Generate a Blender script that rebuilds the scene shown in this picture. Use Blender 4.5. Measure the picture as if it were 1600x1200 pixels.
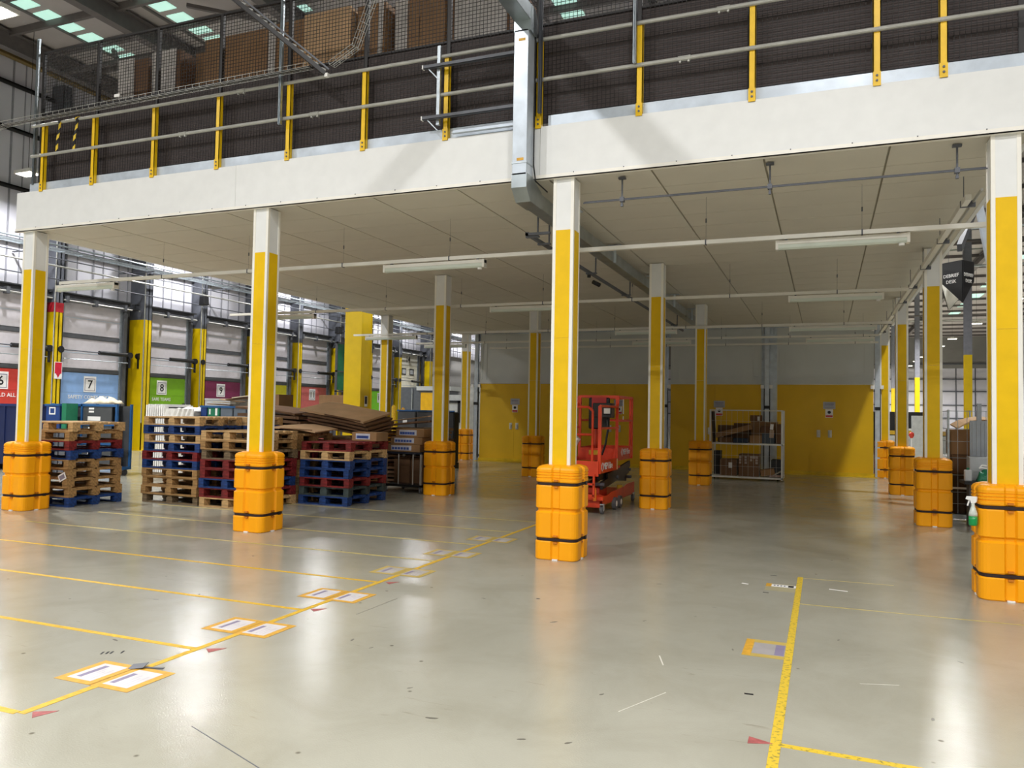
import bpy, math, random
from mathutils import Vector, Matrix, Euler
random.seed(7)
for _o in list(bpy.data.objects): bpy.data.objects.remove(_o)
SC = bpy.context.scene
COL = SC.collection
PI = math.pi

# ---------------------------------------------------------------- camera
F, YAW, PITCH, ROLL = 1219.7, -.3817, .0373, .018
fw = Vector((math.sin(YAW)*math.cos(PITCH), math.cos(YAW)*math.cos(PITCH), math.sin(PITCH)))
rr = Vector((math.cos(YAW), -math.sin(YAW), 0)); uu = rr.cross(fw)
cR = rr*math.cos(ROLL)+uu*math.sin(ROLL); cU = uu*math.cos(ROLL)-rr*math.sin(ROLL)
cam = bpy.data.objects.new('camera', bpy.data.cameras.new('camera')); COL.objects.link(cam)
M = Matrix((cR, cU, -fw)).transposed().to_4x4(); M.translation = Vector((11.3593, -8.3931, 1.6))
cam.matrix_world = M
cam.data.sensor_width = 36; cam.data.lens = F/1600*36; cam.data.clip_end = 400; cam.data.clip_start = .05
SC.camera = cam

# ---------------------------------------------------------------- light and exposure
SC.view_settings.view_transform = 'Standard'
try: SC.view_settings.look = 'None'
except Exception: pass
SC.view_settings.gamma = 1; SC.view_settings.use_curve_mapping = False
SC.view_settings.exposure = 0.0
W = bpy.data.worlds.new('world'); SC.world = W; W.use_nodes = True
W.node_tree.nodes['Background'].inputs[0].default_value = (.75, .85, 1, 1)
W.node_tree.nodes['Background'].inputs[1].default_value = .10
def lamp(x, y, z, power, sx=.36, sy=.26, col=(1, .994, .985), spread=165, tagline=''):
    l = bpy.data.lights.new('high_bay', 'AREA'); l.shape = 'RECTANGLE'; l.size = sx; l.size_y = sy
    l.energy = power; l.color = col; l.spread = math.radians(spread)
    o = bpy.data.objects.new('high_bay_light', l); COL.objects.link(o); o.location = (x, y, z-.075)
    HIGHBAYS.append((x, y, z, tagline))
HIGHBAYS = []
LF, LD, LR, LU = 320, 340, 620, 260        # watts: front aisle, dock aisle, right aisle, storage deck
ORD = ['first', 'second', 'third', 'fourth', 'fifth', 'sixth', 'seventh', 'eighth', 'ninth', 'tenth', 'eleventh']
for i, x in enumerate((-2.5, 5.2, 11.9, 19.0)): lamp(x, -6.7, 9.5, LF, tagline='over the front aisle near the viewer, %s from the left' % ORD[i])
for i, x in enumerate((-2.5, 5.2, 11.9, 19.0)): lamp(x, -15.5, 9.5, LF*2.9, tagline='over the aisle behind the viewer, %s from the left' % ORD[i])
for i, y in enumerate((-.2, 7.2, 14.5, 21.8, 31.3, 41)): lamp(-10.2, y, 8.3, LD, col=(.97, .975, 1), tagline='beside the dock wall, %s from the front' % ORD[i])
for i, y in enumerate((10, 20, 41, 53, 64, 71, 84, 91, 99)): lamp(14.9 if y < 30 else 21.0, y, 9.5 if y < 30 else 8.3, LR*.8 if y < 30 else LR*2.2, col=(1, .985, .96), tagline='along the right aisle, %s from the front' % ORD[i])
lamp(-4.2, 2.1, 9.5, 700, tagline='over the left aisle just outside the deck edge')
for i, y in enumerate((30, 48, 70, 96)): lamp(11.5, y, 9.5, LR, tagline='behind the yellow partition, %s from the front' % ORD[i])
for i, (x, y) in enumerate(((2.2, 5), (7.5, 4.5), (12, 5), (3, 11.5), (9.5, 11.5))): lamp(x, y, 10.6, LU, tagline='over the storage deck, %s of five' % ORD[i])

# ---------------------------------------------------------------- helpers
def lin(h):
    if isinstance(h, str):
        h = h.lstrip('#'); c = [int(h[i:i+2], 16)/255 for i in (0, 2, 4)]
    else: c = [v/255 for v in h]
    return tuple((v/12.92 if v <= .04045 else ((v+.055)/1.055)**2.4) for v in c)+(1,)
MATS = {}
def mat(name, col, rough=.5, metal=0, var=.06, scale=6, emit=0, alpha=None, bump=0, stretch=None, col2=None, spec=.5, trans=0):
    if name in MATS: return MATS[name]
    m = bpy.data.materials.new(name); m.use_nodes = True; nt = m.node_tree; N = nt.nodes; L = nt.links
    b = N['Principled BSDF']; c = lin(col)
    b.inputs['Roughness'].default_value = rough; b.inputs['Metallic'].default_value = metal
    b.inputs['Specular IOR Level'].default_value = spec
    tc = N.new('ShaderNodeTexCoord'); mp = N.new('ShaderNodeMapping'); L.new(tc.outputs['Object'], mp.inputs[0])
    if stretch: mp.inputs['Scale'].default_value = stretch
    nz = N.new('ShaderNodeTexNoise'); nz.inputs['Scale'].default_value = scale; nz.inputs['Detail'].default_value = 4
    L.new(mp.outputs[0], nz.inputs[0])
    rp = N.new('ShaderNodeValToRGB')
    c2 = lin(col2) if col2 else tuple(v*(1-var*2.2) for v in c[:3])+(1,)
    rp.color_ramp.elements[0].position = .3; rp.color_ramp.elements[1].position = .7
    rp.color_ramp.elements[0].color = c2; rp.color_ramp.elements[1].color = tuple(min(1, v*(1+var)) for v in c[:3])+(1,)
    L.new(nz.outputs[0], rp.inputs[0]); L.new(rp.outputs[0], b.inputs['Base Color'])
    if bump:
        bp = N.new('ShaderNodeBump'); bp.inputs['Strength'].default_value = bump; bp.inputs['Distance'].default_value = .01
        L.new(nz.outputs[0], bp.inputs['Height']); L.new(bp.outputs[0], b.inputs['Normal'])
    if emit:
        b.inputs['Emission Color'].default_value = c; b.inputs['Emission Strength'].default_value = emit
    if alpha is not None: b.inputs['Alpha'].default_value = alpha
    if trans: b.inputs['Transmission Weight'].default_value = trans
    MATS[name] = m; return m

class MB:
    def __init__(s): s.v = []; s.f = []; s.m = []; s.mi = 0
    def add(s, vs, fs, mi=None):
        n = len(s.v); s.v += [tuple(p) for p in vs]; s.f += [tuple(i+n for i in q) for q in fs]
        s.m += [s.mi if mi is None else mi]*len(fs); return s
    BF = [(0, 3, 2, 1), (4, 5, 6, 7), (0, 1, 5, 4), (1, 2, 6, 5), (2, 3, 7, 6), (3, 0, 4, 7)]
    def box(s, a, b, mi=None):
        x0, y0, z0 = a; x1, y1, z1 = b
        if x0 > x1: x0, x1 = x1, x0
        if y0 > y1: y0, y1 = y1, y0
        if z0 > z1: z0, z1 = z1, z0
        return s.add([(x0, y0, z0), (x1, y0, z0), (x1, y1, z0), (x0, y1, z0), (x0, y0, z1), (x1, y0, z1), (x1, y1, z1), (x0, y1, z1)], s.BF, mi)
    def cb(s, c, d, mi=None, rot=None):
        hx, hy, hz = d[0]/2, d[1]/2, d[2]/2
        P = [Vector(p) for p in [(-hx, -hy, -hz), (hx, -hy, -hz), (hx, hy, -hz), (-hx, hy, -hz), (-hx, -hy, hz), (hx, -hy, hz), (hx, hy, hz), (-hx, hy, hz)]]
        if rot is not None:
            R = rot if isinstance(rot, Matrix) else Euler(rot).to_matrix(); P = [R @ p for p in P]
        return s.add([p+Vector(c) for p in P], s.BF, mi)
    def bar(s, p, q, w, h=None, mi=None):
        h = w if h is None else h; p = Vector(p); q = Vector(q); d = q-p; L = d.length; d.normalize()
        up = Vector((0, 0, 1)) if abs(d.z) < .95 else Vector((0, 1, 0))
        a = d.cross(up).normalized(); b = a.cross(d)
        R = Matrix((a, d, b)).transposed()
        return s.cb((p+q)/2, (w, L, h), mi, R)
    def cyl(s, p, q, r, n=8, r2=None, mi=None):
        r2 = r if r2 is None else r2; p = Vector(p); q = Vector(q); d = (q-p).normalized()
        up = Vector((0, 0, 1)) if abs(d.z) < .95 else Vector((0, 1, 0))
        a = d.cross(up).normalized(); b = a.cross(d); vs = []
        for c, rad in ((p, r), (q, r2)):
            for i in range(n):
                t = 2*PI*i/n; vs.append(c+a*math.cos(t)*rad+b*math.sin(t)*rad)
        fs = [(i, (i+1) % n, n+(i+1) % n, n+i) for i in range(n)]+[tuple(range(n-1, -1, -1)), tuple(range(n, 2*n))]
        return s.add(vs, fs, mi)
    def tube(s, pts, r, n=6, mi=None):
        for a, b in zip(pts, pts[1:]): s.cyl(a, b, r, n, mi=mi)
        return s
    def prism(s, poly, a, b, axis=2, mi=None):
        n = len(poly)
        def P(u, v, w): return ((u, v, w), (u, w, v), (w, u, v))[{2: 0, 1: 1, 0: 2}[axis]]
        vs = [P(u, v, a) for u, v in poly]+[P(u, v, b) for u, v in poly]
        fs = [(i, (i+1) % n, n+(i+1) % n, n+i) for i in range(n)]+[tuple(range(n-1, -1, -1)), tuple(range(n, 2*n))]
        return s.add(vs, fs, mi)
    def lathe(s, prof, n=16, c=(0, 0, 0), mi=None):
        vs = []; fs = []
        for r, z in prof:
            for i in range(n):
                t = 2*PI*i/n; vs.append((c[0]+r*math.cos(t), c[1]+r*math.sin(t), c[2]+z))
        for k in range(len(prof)-1):
            for i in range(n): fs.append((k*n+i, k*n+(i+1) % n, (k+1)*n+(i+1) % n, (k+1)*n+i))
        fs += [tuple(range(n-1, -1, -1)), tuple(range((len(prof)-1)*n, len(prof)*n))]
        return s.add(vs, fs, mi)

def mesh(name, mb, mats):
    me = bpy.data.meshes.new(name); me.from_pydata(mb.v, [], mb.f)
    for m in (mats if isinstance(mats, (list, tuple)) else [mats]): me.materials.append(m)
    if any(mb.m): me.polygons.foreach_set('material_index', mb.m)
    me.update(); 
    import bmesh
    bm = bmesh.new(); bm.from_mesh(me); bmesh.ops.recalc_face_normals(bm, faces=bm.faces); bm.to_mesh(me); bm.free()
    return me
def link(name, me, parent=None, loc=(0, 0, 0), rot=None, label=None):
    o = bpy.data.objects.new(name, me); COL.objects.link(o); o.location = loc
    if rot is not None: o.rotation_euler = rot
    if parent is not None: o.parent = parent
    if label: o['label'] = label
    return o
def obj(name, mb, mats, parent=None, loc=(0, 0, 0), rot=None, bevel=0, smooth=False, label=None, seg=1):
    me = mesh(name, mb, mats)
    if smooth: me.polygons.foreach_set('use_smooth', [True]*len(me.polygons))
    o = link(name, me, parent, loc, rot, label)
    if bevel:
        b = o.modifiers.new('bevel', 'BEVEL'); b.width = bevel; b.segments = seg; b.limit_method = 'ANGLE'; b.angle_limit = .6
    return o
def tag(o, label, cat, group=None, kind=None):
    o['label'] = label; o['category'] = cat
    if group: o['group'] = group
    if kind: o['kind'] = kind
    return o
def thing(name, label, cat, loc=(0, 0, 0), rz=0, group=None, kind=None):
    o = bpy.data.objects.new(name, None); COL.objects.link(o); o.location = loc; o.rotation_euler = (0, 0, rz)
    o.empty_display_size = .1
    return tag(o, label, cat, group, kind)
def single(name, mb, mats, label, cat, loc=(0, 0, 0), rot=None, group=None, kind=None, **k):
    return tag(obj(name, mb, mats, None, loc, rot, **k), label, cat, group, kind)
def stuffed(o): o['kind'] = 'stuff'; return o
def copy_tree(src, label, loc, rz=None, group=None):
    r = src.copy(); COL.objects.link(r); r.location = loc
    if rz is not None: r.rotation_euler = (0, 0, rz)
    if label: r['label'] = label
    if group: r['group'] = group
    for c in list(src.children):
        d = c.copy(); COL.objects.link(d); d.parent = r
        for g in list(c.children):
            e = g.copy(); COL.objects.link(e); e.parent = d
    return r
def text(body, size, material, parent, loc, rot, name='lettering', bold=.0, align='CENTER', sx=1):
    cu = bpy.data.curves.new(name, 'FONT'); cu.body = body; cu.size = size; cu.align_x = align; cu.align_y = 'CENTER'
    cu.extrude = .002; cu.offset = bold*size; cu.resolution_u = 2
    t = bpy.data.objects.new(name, cu)
    me = bpy.data.meshes.new_from_object(t); bpy.data.objects.remove(t)
    me.materials.clear(); me.materials.append(material)
    if sx != 1:
        for v in me.vertices: v.co.x *= sx
    return link(name, me, parent, loc, rot)

# ---------------------------------------------------------------- materials
WHITE = mat('white_board', '#e8e9e8', .45, var=.015)
TRIMW = mat('white_trim', '#f2efe6', .35, var=.01)
YEL = mat('column_yellow', '#ecbf00', .5, var=.03, spec=.3)
GUARD = mat('guard_plastic', '#ffaa08', .42, var=.015, scale=3, spec=.35)
STRAP = mat('strap_black', '#2a1a18', .7)
GALV = mat('galvanised', '#b9c2c8', .38, .75, var=.10, scale=14)
GALVD = mat('galvanised_flat', '#c9d3de', .34, .25, var=.08, scale=5)
STEELG = mat('steel_grey', '#5d6068', .5, var=.05)
DARK = mat('dark_steel', '#2c2a2b', .5, var=.05)
MESHB = mat('mesh_black', '#1c1819', .6)
SHEET = mat('dark_sheet', '#4f4645', .75, var=.08, stretch=(1, 1, 14), scale=3)
RAILM = mat('rail_grey', '#b4b4ae', .4, .25)
BLACK = mat('black_plastic', '#161618', .45)
TILE = mat('ceiling_tile', '#d8d3c6', .8, var=.015, scale=2)
TEE = mat('ceiling_tee', '#a8a290', .7)
LAMPW = mat('batten_white', '#e6e4dc', .35, var=.01)
DIFF = mat('batten_diffuser', '#d3dcd2', .3, var=.01)
CLAD = mat('cladding', '#dcdbe3', .5, var=.03, scale=.8)
CLADG = mat('cladding_grey', '#8f8d89', .6, var=.05, scale=.6)
ROOFM = mat('roof_liner', '#b5aeab', .7, var=.06, scale=.5)
WOOD = mat('pallet_wood', '#a98352', .75, var=.22, scale=5, stretch=(1, 6, 6), bump=.15)
WOODL = mat('pallet_wood_pale', '#cba673', .75, var=.18, scale=5, stretch=(1, 6, 6), bump=.15)
WOODD = mat('pallet_wood_grey', '#7d6a50', .8, var=.25, scale=5, stretch=(1, 6, 6), bump=.15)
PBLUE = mat('pallet_blue', '#163d7c', .65, var=.28, scale=7, stretch=(1, 4, 4))
PRED = mat('pallet_red', '#7f1f20', .65, var=.28, scale=7, stretch=(1, 4, 4))
PDARK = mat('pallet_dark', '#3a4544', .7, var=.25, scale=7)
CARD = mat('cardboard', '#98744f', .8, var=.08, scale=3)
CARDL = mat('cardboard_pale_lit', '#d0ab82', .8, var=.06, scale=3)  # pale board, lightened further to put lamp light into one top carton
CARDD = mat('cardboard_dark', '#75553a', .8, var=.10, scale=3)
PAPER = mat('paper', '#f1f0ee', .6, var=.01)
INK = mat('ink_black', '#1c1b1f', .6)
INKG = mat('ink_grey', '#8b8798', .6)
REDP = mat('red_print', '#c22f35', .5)
TAPE = mat('tape_yellow', '#e2b62c', .5, var=.12, scale=25)
TAPEO = mat('tape_orange', '#dda83a', .5, var=.10, scale=25)
LIFTO = mat('lift_orange', '#e2431c', .38, var=.06)
TYRE = mat('tyre_grey', '#5b5a5c', .7)
DOORY = mat('door_yellow', '#e4b600', .45, var=.04, scale=1.2)
PANELG = mat('panel_grey', '#d0d4d3', .45, var=.03, scale=1)
SIGNB = mat('sign_black', '#1b1b1d', .55)
NAVY = mat('navy_plastic', '#14224f', .45)
CHARC = mat('charcoal_plastic', '#4b4d50', .55, var=.04)
BLUEF = mat('blue_frame', '#245a92', .5)
WRAP = mat('stretch_wrap', '#eeeae6', .12, var=.10, scale=9, bump=.9, alpha=.55, spec=.9)
CLOTH = mat('cream_cloth', '#e6d8bd', .9, var=.08, bump=.3)
GREENP = mat('green_plastic', '#1f7a58', .45, var=.06)

# ---------------------------------------------------------------- floor
def floor_mat():
    m = bpy.data.materials.new('epoxy_floor'); m.use_nodes = True; nt = m.node_tree; N = nt.nodes; L = nt.links
    b = N['Principled BSDF']; tc = N.new('ShaderNodeTexCoord')
    def noise(sc, det=4, rough=.5, dist=0, st=None):
        n = N.new('ShaderNodeTexNoise'); n.inputs['Scale'].default_value = sc; n.inputs['Detail'].default_value = det
        n.inputs['Roughness'].default_value = rough; n.inputs['Distortion'].default_value = dist
        if st:
            mp = N.new('ShaderNodeMapping'); mp.inputs['Scale'].default_value = st; mp.inputs['Rotation'].default_value = (0, 0, .4)
            L.new(tc.outputs['Object'], mp.inputs[0]); L.new(mp.outputs[0], n.inputs[0])
        else: L.new(tc.outputs['Object'], n.inputs[0])
        return n
    def ramp(src, stops):
        r = N.new('ShaderNodeValToRGB'); e = r.color_ramp.elements
        while len(e) < len(stops): e.new(.5)
        for q, (p, c) in zip(e, stops): q.position = p; q.color = c if len(c) == 4 else tuple(c)+(1,)
        L.new(src, r.inputs[0]); return r
    def mix(a, c, fac, mode='MULTIPLY'):
        x = N.new('ShaderNodeMix'); x.data_type = 'RGBA'; x.blend_type = mode
        if isinstance(fac, float): x.inputs[0].default_value = fac
        else: L.new(fac, x.inputs[0])
        L.new(a, x.inputs[6])
        if isinstance(c, tuple): x.inputs[7].default_value = c
        else: L.new(c, x.inputs[7])
        return x.outputs[2]
    base = ramp(noise(.35, 5, .6).outputs[0], [(.3, lin('#a3a193')), (.7, lin('#b4b2a4'))]).outputs[0]
    dirt = ramp(noise(1.3, 8, .65, .6).outputs[0], [(.42, (0, 0, 0)), (.75, (1, 1, 1))])
    c = mix(base, lin('#8f8a7b'), dirt.outputs[0], 'MIX') if False else base
    c = mix(c, (.86, .85, .82, 1), dirt.outputs[0])
    scuff = ramp(noise(9, 3, .5, 1.5, (.35, 2.2, 1)).outputs[0], [(.665, (0, 0, 0)), (.78, (.75, .75, .75))])
    patch = ramp(noise(.9, 3).outputs[0], [(.5, (0, 0, 0)), (.62, (1, 1, 1))])
    mm = N.new('ShaderNodeMath'); mm.operation = 'MULTIPLY'; L.new(scuff.outputs[0], mm.inputs[0]); L.new(patch.outputs[0], mm.inputs[1])
    c = mix(c, lin('#8a8475'), mm.outputs[0], 'MIX')
    sp = N.new('ShaderNodeTexVoronoi'); sp.inputs['Scale'].default_value = 2.9; L.new(tc.outputs['Object'], sp.inputs[0])
    spot = ramp(sp.outputs['Distance'], [(.025, (.9, .9, .9)), (.05, (0, 0, 0))])
    c = mix(c, (.35, .33, .3, 1), spot.outputs[0])
    L.new(c, b.inputs['Base Color'])
    rg = ramp(noise(2.2, 6, .6, .4).outputs[0], [(.3, (.115, .115, .115)), (.75, (.20, .20, .20))])
    L.new(rg.outputs[0], b.inputs['Roughness']); b.inputs['Specular IOR Level'].default_value = .40
    bp = N.new('ShaderNodeBump'); bp.inputs['Strength'].default_value = .38; bp.inputs['Distance'].default_value = .002
    L.new(noise(110, 2, .5).outputs[0], bp.inputs['Height']); L.new(bp.outputs[0], b.inputs['Normal'])
    return m
FLOORM = floor_mat()
fl = single('floor', MB().box((-12.6, -22, -.2), (32, 111, 0)), FLOORM, 'glossy beige grey epoxy warehouse floor with scuffs', 'floor', kind='structure')
# ---------------------------------------------------------------- mezzanine shell
CX = [0, 4.4121, 8.6239, 12.9]; RY = [0, 5.212, 10.461, 15.68]
ZS = 4.255; ZT = 4.86; XL, XR, YF, YB = -.25, 13.14, -.14, 15.95
c = thing('ceiling', 'suspended white tile soffit under the raised storage deck', 'ceiling', kind='structure')
obj('deck_slab', MB().box((XL+.03, YF+.03, ZS+.03), (XR-.03, YB, 4.84)), TEE, c)
gx = [XL+.01]+[.25+1.168*k for k in range(12)]; gx = [v for v in gx if v < XR-.1]+[XR-.01]
gx = [XL+.01, .24, 1.41, 2.58, 3.75, 4.92, 6.09, 7.26, 8.43, 9.60, 10.765, 11.94, XR-.01]
gy = [YF+.01]+[-.08+.68*k for k in range(1, 24)]; gy = [v for v in gy if v < YB-.1]+[YB]
cache = {}
for i in range(len(gx)-1):
    for j in range(len(gy)-1):
        w, d = gx[i+1]-gx[i]-.022, gy[j+1]-gy[j]-.014
        k = (round(w, 3), round(d, 3))
        if k not in cache:
            cache[k] = mesh('ceiling_tile', MB().box((-w/2, -d/2, .012), (w/2, d/2, .028)), TILE)
        link('ceiling_tile', cache[k], c, ((gx[i]+gx[i+1])/2, (gy[j]+gy[j+1])/2, ZS+random.uniform(0, .002)))
# fascia: boards of a bay each
def fascia(name, label, a, b, vertical_axis, out):
    t = thing(name, label, 'fascia', kind='structure'); return t
f1 = thing('trim_1', 'white boarded fascia along the front edge of the deck', 'fascia', kind='structure')
for x0, x1 in ((XL, 4.0), (4.004, 8.345), (8.349, XR)):
    obj('fascia_panel', MB().box((x0, YF-.02, 4.262), (x1, YF+.03, ZT)), WHITE, f1)
obj('edge_angle', MB().box((XL-.003, YF-.03, 4.25), (XR+.003, YF+.03, 4.262)).box((XL-.003, YF-.03, 4.25), (XR+.003, YF-.024, 4.30)), TRIMW, f1)
sc = MB()
for k in range(23):
    x = .2+k*.57; sc.cyl((x, YF-.033, 4.30), (x, YF-.02, 4.30), .007, 6)
stuffed(obj('screw', sc, STEELG, f1))
f2 = thing('trim_2', 'white boarded fascia along the right edge of the deck', 'fascia', kind='structure')
for y0, y1 in ((YF+.031, 5.2), (5.204, 10.4), (10.404, YB)):
    obj('fascia_panel', MB().box((XR-.03, y0, 4.262), (XR+.02, y1, ZT)), WHITE, f2)
f3 = thing('trim_3', 'white boarded fascia along the left edge of the deck', 'fascia', kind='structure')
for y0, y1 in ((YF+.031, 5.2), (5.204, 10.4), (10.404, YB)):
    obj('fascia_panel', MB().box((XL, y0, 4.262), (XL+.05, y1, ZT)), WHITE, f3)
f4 = thing('trim_4', 'galvanised toe board above the white front fascia', 'toe board', kind='structure')
px = [.273, 1.33, 2.503, 3.666, 4.835, 5.987, 7.139, 8.32, 9.48, 10.653, 11.819, 12.391]
for x0, x1 in ((XL+.2, 2.5), (2.502, 4.83), (4.832, 7.13), (7.132, 8.2), (8.42, 10.6), (10.602, XR)):
    obj('toe_plate', MB().box((x0, YF+.035, ZT-.05), (x1, YF+.041, 5.005)).box((x0, YF+.035, 5.0), (x1, YF+.07, 5.005)), GALVD, f4)
# deck floor edge
single('trim_5', MB().box((XL+.05, YF+.05, 4.842), (XR-.05, YB, 4.88)), STEELG, 'grey steel storage deck floor above the soffit', 'deck', kind='structure')

# ---------------------------------------------------------------- columns and guards
h = .122; t_ = .036
def make_column():
    r = thing('column', '', 'column')
    obj('core', MB().box((-h+.006, -h+.006, 0), (h-.006, h-.006, ZS)), WHITE, r)
    ctr = MB()
    me = None
    for sx in (-1, 1):
        for sy in (-1, 1):
            m = MB()
            m.box((sx*h, sy*h, 0), (sx*(h-t_), sy*(h-.006), ZS)).box((sx*h, sy*(h-.006), 0), (sx*(h-.006), sy*(h-t_), ZS))
            obj('corner_trim', m, TRIMW, r)
    e = h-t_-.001
    for a in range(4):
        for z0, z1 in ((.9, 2.449), (2.451, 3.6675)):
            m = MB().box((-e, -h+.0005, z0), (e, -h+.0062, z1))
            obj('yellow_panel', m, YEL, r, rot=(0, 0, a*PI/2))
    return r
def guard_profile(hw, n=5):
    pts = []
    rc = .085; nw = .035; nd = .028
    for q in range(4):
        a0 = q*PI/2; ca, sa = math.cos(a0), math.sin(a0)
        seq = [(hw-nd, -nw), (hw-nd, nw), (hw-.004, nw+.018)]
        cx = cy = hw-rc
        for k in range(n+1):
            t = (PI/2)*k/n; seq.append((cx+rc*math.cos(t), cy+rc*math.sin(t)))
        seq.append((nw+.018, hw-.004))
        for x, y in seq: pts.append((x*ca-y*sa, x*sa+y*ca))
    return pts
HW = .248; GH = 1.035
GP = guard_profile(HW)
def guard_shell():
    prof = []  # (z, inset)
    def lobe(z0, z1, top=0):
        prof.extend([(z0, .022), (z0+.002, .008), (z0+.014, 0), (z1-.014, 0), (z1-.002, .008), (z1, .022)])
    prof += [(0, .012), (.012, .002), (.195, 0), (.205, .008), (.207, .024), (.238, .024)]
    prof += [(.240, .008), (.252, 0), (.512, 0), (.530, .022), (.552, .022), (.570, 0), (.800, 0), (.812, .008), (.814, .024), (.845, .024), (.847, .008), (.858, 0)]
    for z in (.885, .915, .945): prof += [(z, 0), (z+.004, .007), (z+.010, .007), (z+.014, 0)]
    prof += [(.985, 0), (1.005, .010), (1.022, .032), (GH, .075), (GH, .125)]
    vs = []; n = len(GP)
    for z, d in prof:
        s = (HW-d)/HW
        for x, y in GP: vs.append((x*s, y*s, z))
    fs = []
    for k in range(len(prof)-1):
        for i in range(n): fs.append((k*n+i, k*n+(i+1) % n, (k+1)*n+(i+1) % n, (k+1)*n+i))
    fs += [tuple(range((len(prof)-1)*n, len(prof)*n))]
    return vs, fs
gv, gf = guard_shell()
def strap_mb(z):
    s = MB(); n = len(GP); k = (HW-.012)/HW; k2 = (HW-.026)/HW
    P = [(x*k, y*k) for x, y in GP if True]; vs = []
    # the strap bridges the notches
    P = [p for i, p in enumerate(P) if i % (len(GP)//4) > 1]
    n = len(P); inner = [(x*.93, y*.93) for x, y in P]
    for zz in (z-.0145, z+.0145):
        vs += [(x, y, zz) for x, y in P]+[(x, y, zz) for x, y in inner]
    fs = []
    for i in range(n):
        j = (i+1) % n
        fs += [(i, j, 2*n+j, 2*n+i), (n+j, n+i, 3*n+i, 3*n+j), (2*n+i, 2*n+j, 3*n+j, 3*n+i), (j, i, n+i, n+j)]
    return s.add(vs, fs)
def make_guard():
    r = thing('column_guard', '', 'column guard')
    s = obj('guard_shell', MB().add(gv, gf), GUARD, r, smooth=False)
    sl = MB()
    for a in range(4):
        for z in (.190, .262, .798, .868):
            p = Euler((0, 0, a*PI/2)).to_matrix() @ Vector((0, -HW+.0275, z)); sl.cb(p, (.046, .046, .018), rot=(0, 0, a*PI/2))
    stuffed(obj('strap_slot', sl, mat('guard_slot', '#cf7a12', .5), s))
    pads = MB()
    for a in range(4):
        pads.cb(Euler((0, 0, a*PI/2)).to_matrix() @ Vector((0, -HW+.014, .006)), (.06, .02, .012), rot=(0, 0, a*PI/2))
    stuffed(obj('foot_pad', pads, PAPER, r))
    for z in (.2225, .8295):
        st = obj('strap', strap_mb(z), STRAP, r)
        obj('buckle', MB().cb((HW-.012, .12, z), (.022, .05, .04)), BLACK, st)
    return r
rown = ['front row', 'second row', 'third row', 'rear row']
coln = ['leftmost', 'second from left', 'third from left', 'rightmost']
CP = GP_ = None
for r in range(4):
    for k in range(4):
        if r == 3 and k in (1, 2): continue
        lab = 'square white column with yellow faces, %s of the %s' % (coln[k], rown[r])
        if r == 3: lab = 'square white column with yellow faces at the %s end of the yellow back wall' % ('left' if k == 0 else 'right')
        gl = 'orange plastic guard strapped round the foot of the %s %s column' % (coln[k], rown[r])
        if r == 3: gl = 'orange plastic guard round the column at the %s end of the yellow back wall' % ('left' if k == 0 else 'right')
        p = (CX[k], RY[r], 0)
        if CP is None:
            CP = make_column(); CP.location = p; CP['label'] = lab; CP['group'] = 'columns carrying the deck'
            GG = make_guard(); GG.location = p; GG['label'] = gl; GG['group'] = 'orange column guards'
        else:
            copy_tree(CP, lab, p); copy_tree(GG, gl, p)

# ---------------------------------------------------------------- yellow partition wall with double doors
YP = 15.5
wl = thing('wall_back', 'back partition of yellow doors below grey framed panels under the soffit', 'wall', kind='structure')
bays = [(.62, 3.52), (3.80, 6.70), (6.98, 9.63), (10.06, 12.62)]
for a, b in bays:
    obj('upper_panel', MB().box((a, YP, 2.62), (b, YP+.05, 4.22)), PANELG, wl)
    fr = MB()
    for z in (2.70, 2.78, 3.93): fr.box((a+.06, YP-.012, z), (b-.06, YP, z+.022))
    for x in (a+.06, a+.22, b-.242, b-.082): fr.box((x, YP-.012, 2.70), (x+.022, YP, 3.95))
    obj('panel_bead', fr, PANELG, wl)
    obj('lintel', MB().box((a-.02, YP-.03, 2.575), (b+.02, YP+.05, 2.62)), PANELG, wl)
cor = MB()
x = .55
while x < 12.7:
    cor.box((x, YP+.02, 4.06), (x+.05, YP+.05, ZS)); x += .09
cor.box((.5, YP+.05, 4.0), (12.7, YP+.07, ZS)); stuffed(obj('corrugated_closer', cor, GALVD, wl))
for i, x in enumerate((.50, 3.66, 6.84, 9.80, 12.72)):
    m = MB().box((x-.07, YP-.06, 0), (x+.05, YP-.045, 4.24)).box((x-.02, YP-.045, 0), (x-.005, YP+.05, 4.24)).box((x-.07, YP+.05, 0), (x+.05, YP+.065, 4.24))
    obj('steel_post', m, GALVD, wl)
    if i in (1, 3): obj('infill_plate', MB().box((x-.20, YP+.07, .1), (x+.28, YP+.085, 4.24)), GALVD, wl)
    if i == 2: obj('infill_plate', MB().box((x-.16, YP+.07, .1), (x+.06, YP+.085, 4.24)), GALVD, wl)
    cp = MB().cb((x+.10, YP-.03, 2.50), (.09, .06, .10)).cb((x-.14, YP-.03, 2.50), (.09, .06, .10))
    obj('door_stop', cp, PAPER, wl)
    obj('edge_seal', MB().box((x+.055, YP-.01, .1), (x+.075, YP+.03, 2.45)).box((x-.10, YP-.01, .1), (x-.08, YP+.03, 2.45)), BLACK, wl)
    obj('post_clip', MB().box((x-.08, YP-.08, 1.86), (x+.07, YP-.06, 1.95)), BLACK, wl)
single('baseboard_back', MB().box((.55, YP-.30, 0), (12.70, YP-.02, .012)).box((.6, YP-.02, 0), (12.65, YP+.03, .10)), mat('kerb_yellow', '#e0bd12', .4, var=.08), 'yellow painted kerb strip along the foot of the back doors', 'kerb', kind='structure')
hnd = mat('handle_cream', '#d8d6cc', .35)
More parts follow.
